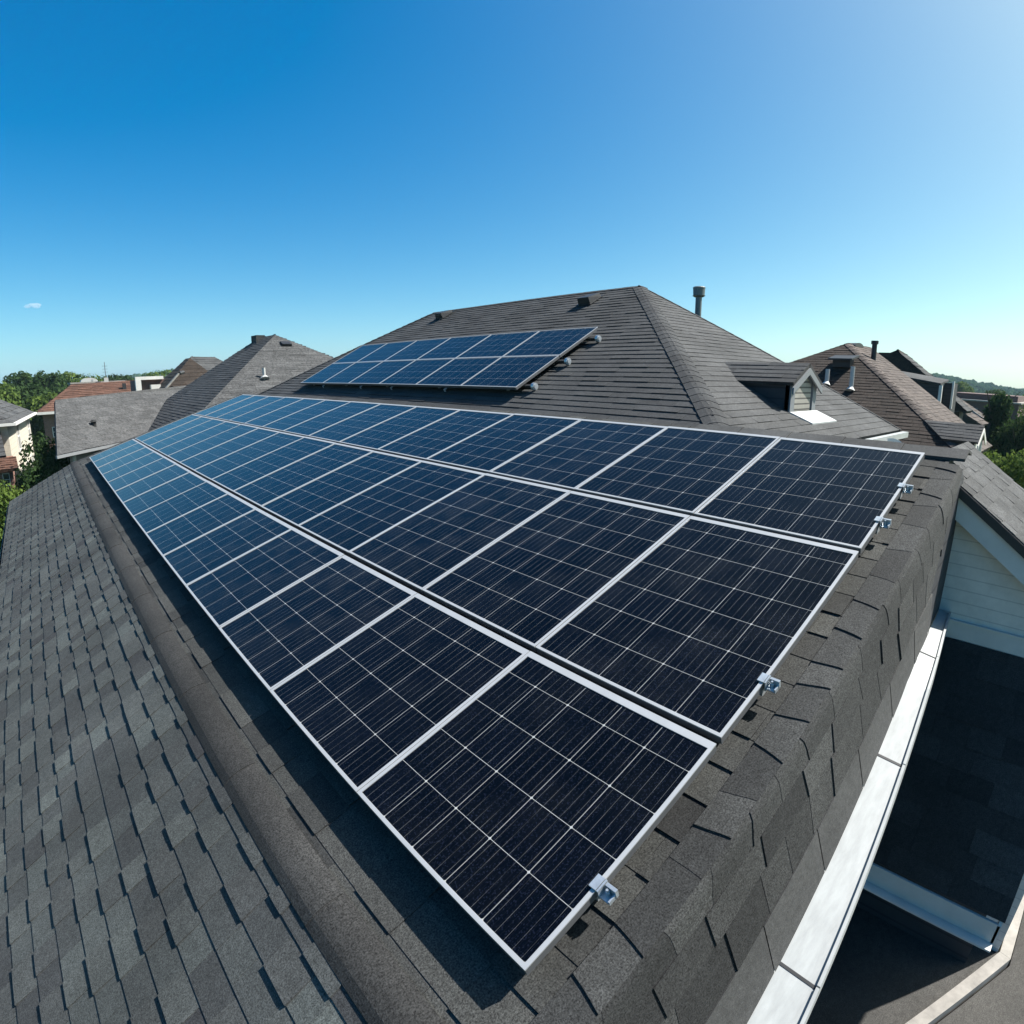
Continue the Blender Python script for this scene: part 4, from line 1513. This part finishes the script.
def ubz(x):
    return Pk.z - (Pk.x - x) * tN


nU = Vector((-tN, 0, 1)).normalized()
# hooded vent on the left-hand slope
mb = MB()
c = P(14.3, 4.72, ubz(14.3))
uy = Vector((0, 1, 0))
mb.obox(c + Vector((-.06, 0, .07)), (.12, 0, 0), uy * .20, (0, 0, .10))
mb.slab([c + Vector((-.30, -.27, .16)), c + Vector((-.30, .27, .16)), c + Vector((.2, .27, .25)), c + Vector((.2, -.27, .25))], Vector((0, 0, -.04)))
mb.build('hooded_vent', M['dark_metal'], ub)
for yy, xx, hh in ((4.24, 13.45, .5), (4.83, 13.6, .34)):
    mb = MB()
    c = P(xx, yy, ubz(xx))
    mb.tube(c - Vector((0, 0, .05)), c + Vector((0, 0, hh)), .045, n=10)
    mb.tube(c - Vector((.04, 0, .02)), c + Vector((0, 0, .06)), .11, .05, n=10)
    mb.build('vent_pipe', M['pipe_white'], ub)
mb = MB()
c = P(15.33, 4.37, Pk.z - .62 * (Pk.y - 4.37))
mb.tube(c - Vector((0, 0, .05)), c + Vector((0, 0, .42)), .06, n=10)
mb.tube(c + Vector((0, 0, .36)), c + Vector((0, 0, .44)), .085, n=10)
mb.build('vent_pipe', M['dark_metal'], ub)
mb = MB()
for k in range(8):
    a0, a1 = math.pi * k / 8, math.pi * (k + 1) / 8
    cx_, cz_ = 15.75, Pk.z - .06
    mb.slab([P(cx_ + .34 * math.cos(a0), 4.85, cz_ + .10 * math.sin(a0)), P(cx_ + .34 * math.cos(a1), 4.85, cz_ + .10 * math.sin(a1)), P(cx_, 4.85, cz_)], Vector((0, .25, 0)))
mb.build('ridge_vent', M['dark_metal'], ub)
mb = MB()
nTn = Vector((0, -tN, 1)).normalized()
cap_tiles(mb, P(*bl), P(*Pk), nU, nTn, .10, .2, .012, 77)
mb.build('hip_cap', M['shingle_tan'], ub)
# dormer low on the tan slope
dormer(ub, 12.65, 0.45, 1.58, -1.25, -.92, -.68, .62, M['shingle_brown'], M['dark_wall'], .07, False, M['white_paint'])

# dark gabled house with box dormers further right
eh = face_house('house', 'dark gabled house with box dormers rising behind the tan slope', (26, 5, 0), [
    ([(24.9, 3.6, -.9), (25.24, 6.23, 1.11), (25.24, 7.0, 1.11), (24.9, 10.2, -.9)], M['shingle_umber']),
    ([(24.9, 3.6, -.9), (26.3, 3.6, -.9), (26.3, 6.23, 1.11), (25.24, 6.23, 1.11)], M['shingle_brown']),
    ([(26.3, 6.23, 1.11), (25.24, 6.23, 1.11), (25.24, 7.0, 1.11), (24.9, 10.2, -.9), (26.3, 10.2, -.9)], M['shingle_umber'])],
    ([(25.2, 3.9), (26.1, 3.9), (26.1, 9.6), (25.2, 9.6)], -.95), M['shingle_umber'], M['dark_wall'], expo=.25, wr=(.4, .9), th=(.01, .02), seed=140)
mb = MB()
mb.slab([P(21.5, 4.0, -.03), P(21.5, 5.9, .24), P(22.7, 5.9, .24), P(22.7, 4.0, -.03)], Vector((0, 0, -2.4)))
bd = mb.build('box_dormer', M['dark_wall'], eh)
mb = MB()
mb.slab([P(21.42, 3.95, .035), P(21.42, 6.0, .325), P(22.7, 6.0, .46), P(22.7, 3.95, .17)], Vector((0, 0, -.06)))
mb.build('dormer_roof', M['shingle_pale'], bd)
mb = MB()
mb.box(P(21.42, 3.90, -.75), P(21.52, 3.995, -.03))
mb.build('corner_board', M['white_paint'], bd)
mb = MB()
mb.slab([P(22.1, 3.70, .06), P(22.1, 3.97, .06), P(22.9, 3.97, .06), P(22.9, 3.70, .06)], Vector((0, 0, -2.4)))
bd2 = mb.build('box_dormer', M['dark_wall'], eh)
mb = MB()
mb.box(P(22.02, 3.66, -.75), P(22.09, 3.72, .12))
mb.build('corner_board', M['white_paint'], bd2)

# tan-roofed row, brick building beyond
t1 = face_house('house', 'tan sloping roof with a dark side wall beyond the dark gabled house', (37, 6, 0), [
    ([(35.2, 4.3, -1.9), (37.6, 4.3, -1.9), (37.6, 7.2, -.25), (35.2, 7.2, -.25)], M['shingle_tan']),
    ([(35.2, 7.2, -.25), (37.6, 7.2, -.25), (37.6, 11, -2.6), (35.2, 11, -2.6)], M['shingle_tan'])],
    ([(35.4, 4.6), (37.4, 4.6), (37.4, 10.6), (35.4, 10.6)], -2.6), M['shingle_tan'], M['dark_wall'], expo=.3, wr=(.4, .9), seed=150)
mb = MB()
mb.slab([P(35.4, 4.4, -2.0), P(35.4, 7.2, -.38), P(35.4, 10.5, -2.45)], Vector((.12, 0, 0)))
mb.build('gable_wall', M['dark_wall'], t1)
t2 = face_house('house', 'second tan sloping roof with pale rake edge in front of the dark brick building', (44, 6, 0), [
    ([(43.2, 5.0, -2.16), (46.0, 5.0, -2.16), (46.0, 7.6, -.6), (43.2, 7.6, -.6)], M['shingle_tan']),
    ([(43.2, 7.6, -.6), (46.0, 7.6, -.6), (46.0, 12, -3.2), (43.2, 12, -3.2)], M['shingle_tan'])],
    ([(43.5, 5.4), (45.8, 5.4), (45.8, 11.6), (43.5, 11.6)], -3.3), M['shingle_tan'], M['dark_wall'], expo=.3, wr=(.4, .9), seed=155)
mb = MB()
mb.beam(P(43.15, 5.0, -2.16), P(43.15, 7.6, -.6), .08, .22)
mb.build('rake_board', M['trim_stone'], t2)
bb = thing('building', 'dark brick building with pale roof edge below the wooded hill on the right', 'building', (63, 7, 0))
mb = MB()
mb.box(P(60, 4.8, -H), P(70, 10.0, -1.25))
mb.build('wall', M['brick_dark'], bb)
mb = MB()
mb.box(P(59.8, 4.6, -1.249), P(70.2, 10.2, -1.13))
mb.build('coping', M['trim_stone'], bb)
mb = MB()
mb.box(P(61, 5.0, -1.129), P(69, 10.4, -.62))
mb.build('upper_storey', M['brick_dark'], bb)
for y in (5.6, 6.9, 8.2):
    window(bb, P(60, y, -2.3), (0, 1, 0), (-1, 0, 0), .6, .9, M['grey_shade_trim'])
lb_ = thing('house', 'small dark house with lilac-grey roof between the tan roofs and the tall dark tree', 'house', (41, 4, 0))
lb_['category'] = 'house'
mb = MB()
shingles(mb, [P(39.6, 3.2, -3.1), P(39.6, 5.2, -2.0), P(42, 5.2, -2.0), P(42, 3.2, -3.1)], expo=.25, wr=(.4, .9), seed=158, deck=.1)
mb.build('roof_slope', M['shingle_far'], lb_)
mb = MB()
mb.box(P(39.8, 3.4, -H), P(41.8, 5.2, -3.15))
mb.build('wall', M['dark_wall'], lb_)

# car parked between the cream house and the rust-roofed house
cpos = Vector((-.1, 45.5, 0))
car = thing('parked_car', 'dark car parked in the gap between the cream house and the rust-roofed house', 'car', cpos)
mb = MB()
prf = [(-2.1, .35), (-2.15, .75), (-1.3, .95), (-.7, 1.42), (.9, 1.42), (1.5, .98), (2.1, .88), (2.15, .35)]
L0 = [cpos + Vector((x * .35 - .82, x, z)) for x, z in prf]
mb.slab(L0, Vector((1.64, -.57, 0)))
mb.build('body', M['car_paint'], car)
for sx in (-.80, .80):
    for yy in (-1.35, 1.35):
        mb = MB()
        cc_ = cpos + Vector((yy * .35 + sx, yy - sx * .35, .33))
        ax = Vector((1, -.35, 0)).normalized()
        mb.tube(cc_ - ax * .1, cc_ + ax * .1, .33, n=16)
        mb.build('wheel', M['rubber'], car)


# ------------------------------------------------------------------ trees
def crown_mesh(name, n, rx_, rz_, leaf, m, seed, clumps=26, shape='round'):
    """leaf faces gathered in clumps through a crown about 2*rx wide and 2*rz tall, centred on the origin"""
    r = np.random.default_rng(seed)
    cs = []
    while len(cs) < clumps:
        p = r.uniform(-1, 1, 3)
        if np.linalg.norm(p) < 1:
            if shape == 'cone':
                k = 1.0 - 0.5 * (p[2] + 1) * .92
                p[:2] *= k
            cs.append(p * np.array([rx_ * .78, rx_ * .78, rz_ * .82]))
    cs = np.array(cs)
    rad = r.uniform(.22, .46, clumps) * min(rx_, rz_)
    idx = r.integers(0, clumps, n)
    d = r.normal(size=(n, 3))
    d /= np.linalg.norm(d, axis=1)[:, None]
    q = cs[idx] + d * (rad[idx] * r.uniform(.45, 1.08, n) ** .6)[:, None]
    nrm = d * .6 + r.normal(size=(n, 3)) * .55 + np.array([0, 0, .35])
    nrm /= np.linalg.norm(nrm, axis=1)[:, None]
    t = np.cross(nrm, r.normal(size=(n, 3)))
    t /= np.linalg.norm(t, axis=1)[:, None] + 1e-9
    b_ = np.cross(nrm, t)
    s = leaf * r.uniform(.6, 1.25, n)[:, None]
    v = np.stack([q - t * s, q - b_ * s * .55, q + t * s, q + b_ * s * .55], 1).reshape(-1, 3)
    me = bpy.data.meshes.new(name)
    me.vertices.add(4 * n)
    me.vertices.foreach_set('co', v.astype(np.float32).ravel())
    me.loops.add(4 * n)
    me.loops.foreach_set('vertex_index', np.arange(4 * n, dtype=np.int32))
    me.polygons.add(n)
    me.polygons.foreach_set('loop_start', np.arange(0, 4 * n, 4, dtype=np.int32))
    me.polygons.foreach_set('loop_total', np.full(n, 4, dtype=np.int32))
    at = me.attributes.new('tone', 'FLOAT', 'FACE')
    ct = r.uniform(.05, .95, clumps)
    at.data.foreach_set('value', np.clip(ct[idx] * .6 + r.uniform(0, .4, n), 0, 1).astype(np.float32))
    me.materials.append(m)
    me.update(calc_edges=True)
    return me


def trunk_mesh(h, r0, seed):
    rn = random.Random(seed)
    mb = MB()
    p = Vector((0, 0, 0))
    pr = r0
    top = None
    for k in range(4):
        q = p + Vector((rn.uniform(-.06, .06) * h, rn.uniform(-.06, .06) * h, h / 4))
        mb.tube(p, q, pr, pr * .78, n=8, caps=False)
        if k >= 1:
            for _ in range(2):
                a = rn.uniform(0, 6.28)
                e = q + Vector((math.cos(a) * h * .22, math.sin(a) * h * .22, h * .22))
                mb.tube(q, e, pr * .45, pr * .15, n=6, caps=False)
        p, pr = q, pr * .78
    o = mb.build('trunk', M['bark'], None)
    me = o.data
    bpy.data.objects.remove(o)
    return me


TREES = []


def tree(name, label, x, y, top, width, crown, trunk, crown_rx, crown_rz, group=None, rot=0.0, base_frac=0.25):
    """top is the height of the crown above the ground"""
    o = thing(name, label, 'tree', (x, y, 0), group)
    cz = top * (1 - (1 - base_frac) / 2)
    t = bpy.data.objects.new('trunk', trunk)
    col.objects.link(t)
    t.parent = o
    t.scale = (top / 8.0, top / 8.0, top * .72 / 6.0)
    c = bpy.data.objects.new('crown', crown)
    col.objects.link(c)
    c.parent = o
    c.location = (0, 0, cz)
    c.rotation_euler = (0, 0, rot)
    c.scale = (width / 2 / crown_rx, width / 2 / crown_rx, top * (1 - base_frac) / 2 / crown_rz)
    return o


trk = trunk_mesh(6.0, 0.22, 3)
far_c = [crown_mesh('crown', 7000, 3.0, 3.0, .22, M[m], 200 + i, 42) for i, m in enumerate(('leaf_mid', 'leaf_dark', 'leaf_mid'))]
near_a = crown_mesh('crown', 34000, 2.2, 2.4, .095, M['leaf_dark'], 301, 70)
near_b = crown_mesh('crown', 32000, 1.6, 1.5, .075, M['leaf_bright'], 302, 60)
mid_d = crown_mesh('crown', 9000, 2.0, 3.6, .17, M['leaf_dark'], 303, 44, 'cone')
mid_m = crown_mesh('crown', 16000, 2.2, 2.6, .11, M['leaf_mid'], 304, 40)
dry_c = crown_mesh('crown', 900, .9, 1.0, .10, M['leaf_dry'], 305, 24)


def azp(deg, r):
    a = math.radians(deg)
    return r * math.sin(a), r * math.cos(a)


# dark tree in the gap below the left houses, bright shrubs in front
x, y = .05, 24.0
tree('leafy_tree', 'dark green tree rising past the far corner of the left roof slope', .25, 23.9, 6.0, 2.9, near_a, trk, 2.2, 2.4, None, .4, .2)
tree('leafy_tree', 'bright green tree beyond the far eave of the left roof slope, at the left edge', -1.65, 22.8, 4.9, 2.6, near_b, trk, 1.6, 1.5, None, 1.4, .15)
tree('leafy_tree', 'pale sunlit tree crown touching the cream house wall', .75, 30.5, 5.7, 1.9, mid_m, trk, 2.2, 2.6, None, 2.0, .2)
# tree line on the left horizon
specs = [(-9.0, 84, 9.0, 9), (-5.2, 92, 9.6, 8), (-3.0, 72, 8.3, 7), (-1.6, 100, 9.8, 9), (.6, 86, 9.5, 6), (.2, 64, 7.0, 6), (2.4, 112, 9.2, 9),
         (-4.4, 62, 7.4, 6), (3.9, 98, 8.9, 8), (5.6, 118, 9.0, 9), (7.4, 104, 8.6, 8), (9.2, 124, 9.4, 9), (11.2, 112, 9.0, 8), (-.9, 76, 8.1, 6), (13.0, 128, 10.4, 9), (-7.2, 70, 8.0, 7)]
tl = ['leafy tree at the far left edge of the skyline behind the cream house', 'tall green tree behind the cream roof, left of the round dark tree',
      'leafy tree directly above the cream roof ridge', 'wide tree on the skyline just left of the round dark tree',
      'round dark tree standing highest on the left skyline', 'lower leafy tree between the cream house and the rust roof', 'green tree right of the round dark tree behind the rust roof',
      'low leafy tree close behind the cream roof', 'skyline tree behind the pale flat-topped building', 'skyline tree just left of the antenna mast', 'skyline tree just right of the antenna mast',
      'skyline tree above the right half of the rust roof', 'skyline tree above the white framed block', 'mid-height leafy tree below the round dark tree', 'skyline tree left of the dark pointed roof',
      'leafy tree low at the left edge behind the cream house']
for i, ((az, r, top, wd), lb) in enumerate(zip(specs, tl)):
    x, y = azp(az, r)
    ci = 1 if i in (4, 3, 9) else i % 3
    tree('leafy_tree', lb, x, y, top, wd, far_c[ci], trk, 3.0, 3.0, 'trees on the left skyline', i * 1.1, .12)
# right-hand trees
tree('conifer', 'tall dark conifer-like tree at the right edge beyond the roofs', 39.8, 4.1, 8.7, 3.0, mid_d, trk, 2.0, 3.6, None, .3, .03)
tree('leafy_tree', 'bright green tree beside the white gable roof at the right edge', 27.4, 2.25, 5.55, 3.2, near_b, trk, 1.6, 1.5, None, .8, .1)
tree('leafy_tree', 'bright low tree hugging the far edge of the white gable roof', 22.0, .9, 4.9, 2.6, near_b, trk, 1.6, 1.5, None, 2.6, .1)
tree('leafy_tree', 'mid green tree behind the dark conifer at the right edge', 46.0, 2.2, 7.9, 4.4, mid_m, trk, 2.2, 2.6, None, 1.9, .05)
tree('leafy_tree', 'dark bushy tree between the dark conifer and the right picture edge', 38.0, 2.6, 6.6, 3.4, near_a, trk, 2.2, 2.4, None, 2.9, .05)
tree('leafy_tree', 'sunlit tree at the foot of the dark conifer, beside the small dormer', 34.0, 3.55, 4.6, 2.0, mid_m, trk, 2.2, 2.6, None, .2, .05)
for i, (az, r, top, wd, lb) in enumerate([(79.0, 150, 8.2, 9, 'green tree below the wooded hill, left of the dark brick building'), (83.5, 120, 7.6, 8, 'green tree behind the dark brick building'),
                                           (86.2, 90, 7.2, 7, 'green tree right of the dark brick building behind the conifer'), (81.2, 200, 8.6, 10, 'distant tree at the foot of the wooded hill')]):
    x, y = azp(az, r)
    tree('leafy_tree', lb, x, y, top, wd, far_c[i % 3], trk, 3.0, 3.0, 'trees below the right hill', i * 1.7, .1)
# dry shrub top showing between the two hip roofs
tree('dry_tree', 'thin dry tree top peeping between the grey hip roof and the high array', 12.1, 24.6 + 14, 8.9, 3.0, dry_c, trk, .9, 1.0, None, .2, .3)

# white satellite dish under the right-hand eave
sd = thing('satellite_dish', 'small white satellite dish below the white eave gutter, behind the ridge', 'satellite dish', P(8.1, 1.95, -1.3))
mb = MB()
c = P(8.1, 1.95, -.90)
ax = Vector((-.55, -.6, .55)).normalized()
u_ = ax.orthogonal().normalized()
v_ = ax.cross(u_)
rg = []
for k in range(5):
    rr = .21 * k / 4
    rg.append([c + (u_ * math.cos(t * .3927) + v_ * math.sin(t * .3927)) * rr + ax * (rr * rr * 1.2) for t in range(16)])
for k in range(4):
    for t in range(16):
        mb.poly([rg[k][t], rg[k][(t + 1) % 16], rg[k + 1][(t + 1) % 16], rg[k + 1][t]])
mb.build('dish', M['white_paint'], sd, True)
mb = MB()
mb.tube(P(8.1, 2.76, -1.15), P(8.1, 2.1, -1.15), .025, n=8)
mb.tube(P(8.1, 2.1, -1.16), c - ax * .03, .025, n=8)
mb.tube(c, c + ax * .24, .012, n=6)
mb.build('bracket', M['pipe_grey'], sd)

# ------------------------------------------------------------------ one small far cloud
cl = MB()
rc_ = random.Random(4)
az_ = math.radians(.1)
for k in range(9):
    c = Vector((3600 * math.sin(az_) + rc_.uniform(-26, 26), 3600 * math.cos(az_), H + 388 + rc_.uniform(-5, 6)))
    r0 = rc_.uniform(9, 19)
    for i in range(6):
        for j in range(12):
            def sp(a, b_):
                return c + Vector((math.cos(b_) * math.cos(a) * r0 * 1.5, math.sin(b_) * math.cos(a) * r0 * 1.5, math.sin(a) * r0 * .6))
            a0, a1 = -math.pi / 2 + math.pi * i / 6, -math.pi / 2 + math.pi * (i + 1) / 6
            b0, b1 = 2 * math.pi * j / 12, 2 * math.pi * (j + 1) / 12
            cl.poly([sp(a0, b0), sp(a0, b1), sp(a1, b1), sp(a1, b0)])
cm = bpy.data.materials.new('cloud_vapour')
cm.use_nodes = True
cn = cm.node_tree.nodes
cn.remove(cn['Principled BSDF'])
cv = cn.new('ShaderNodeVolumePrincipled')
cv.inputs['Color'].default_value = (.98, .98, 1, 1)
cv.inputs['Density'].default_value = 0.012
cm.node_tree.links.new(cv.outputs[0], cn['Material Output'].inputs['Volume'])
co_ = cl.build('cloud', cm, None, True)
co_['kind'] = 'stuff'

# ------------------------------------------------------------------ air
HAZE = 0.0002
if HAZE:
    hz = MB()
    hz.box((-1600, -1600, -6), (1600, 1600, 36))
    hm = bpy.data.materials.new('haze_air')
    hm.use_nodes = True
    hn = hm.node_tree.nodes
    hn.remove(hn['Principled BSDF'])
    pv = hn.new('ShaderNodeVolumePrincipled')
    pv.inputs['Color'].default_value = (0.62, 0.90, 1.0, 1)
    pv.inputs['Density'].default_value = HAZE
    pv.inputs['Anisotropy'].default_value = 0.0
    hm.node_tree.links.new(pv.outputs[0], hn['Material Output'].inputs['Volume'])
    ho = hz.build('haze', hm)
    ho['kind'] = 'stuff'
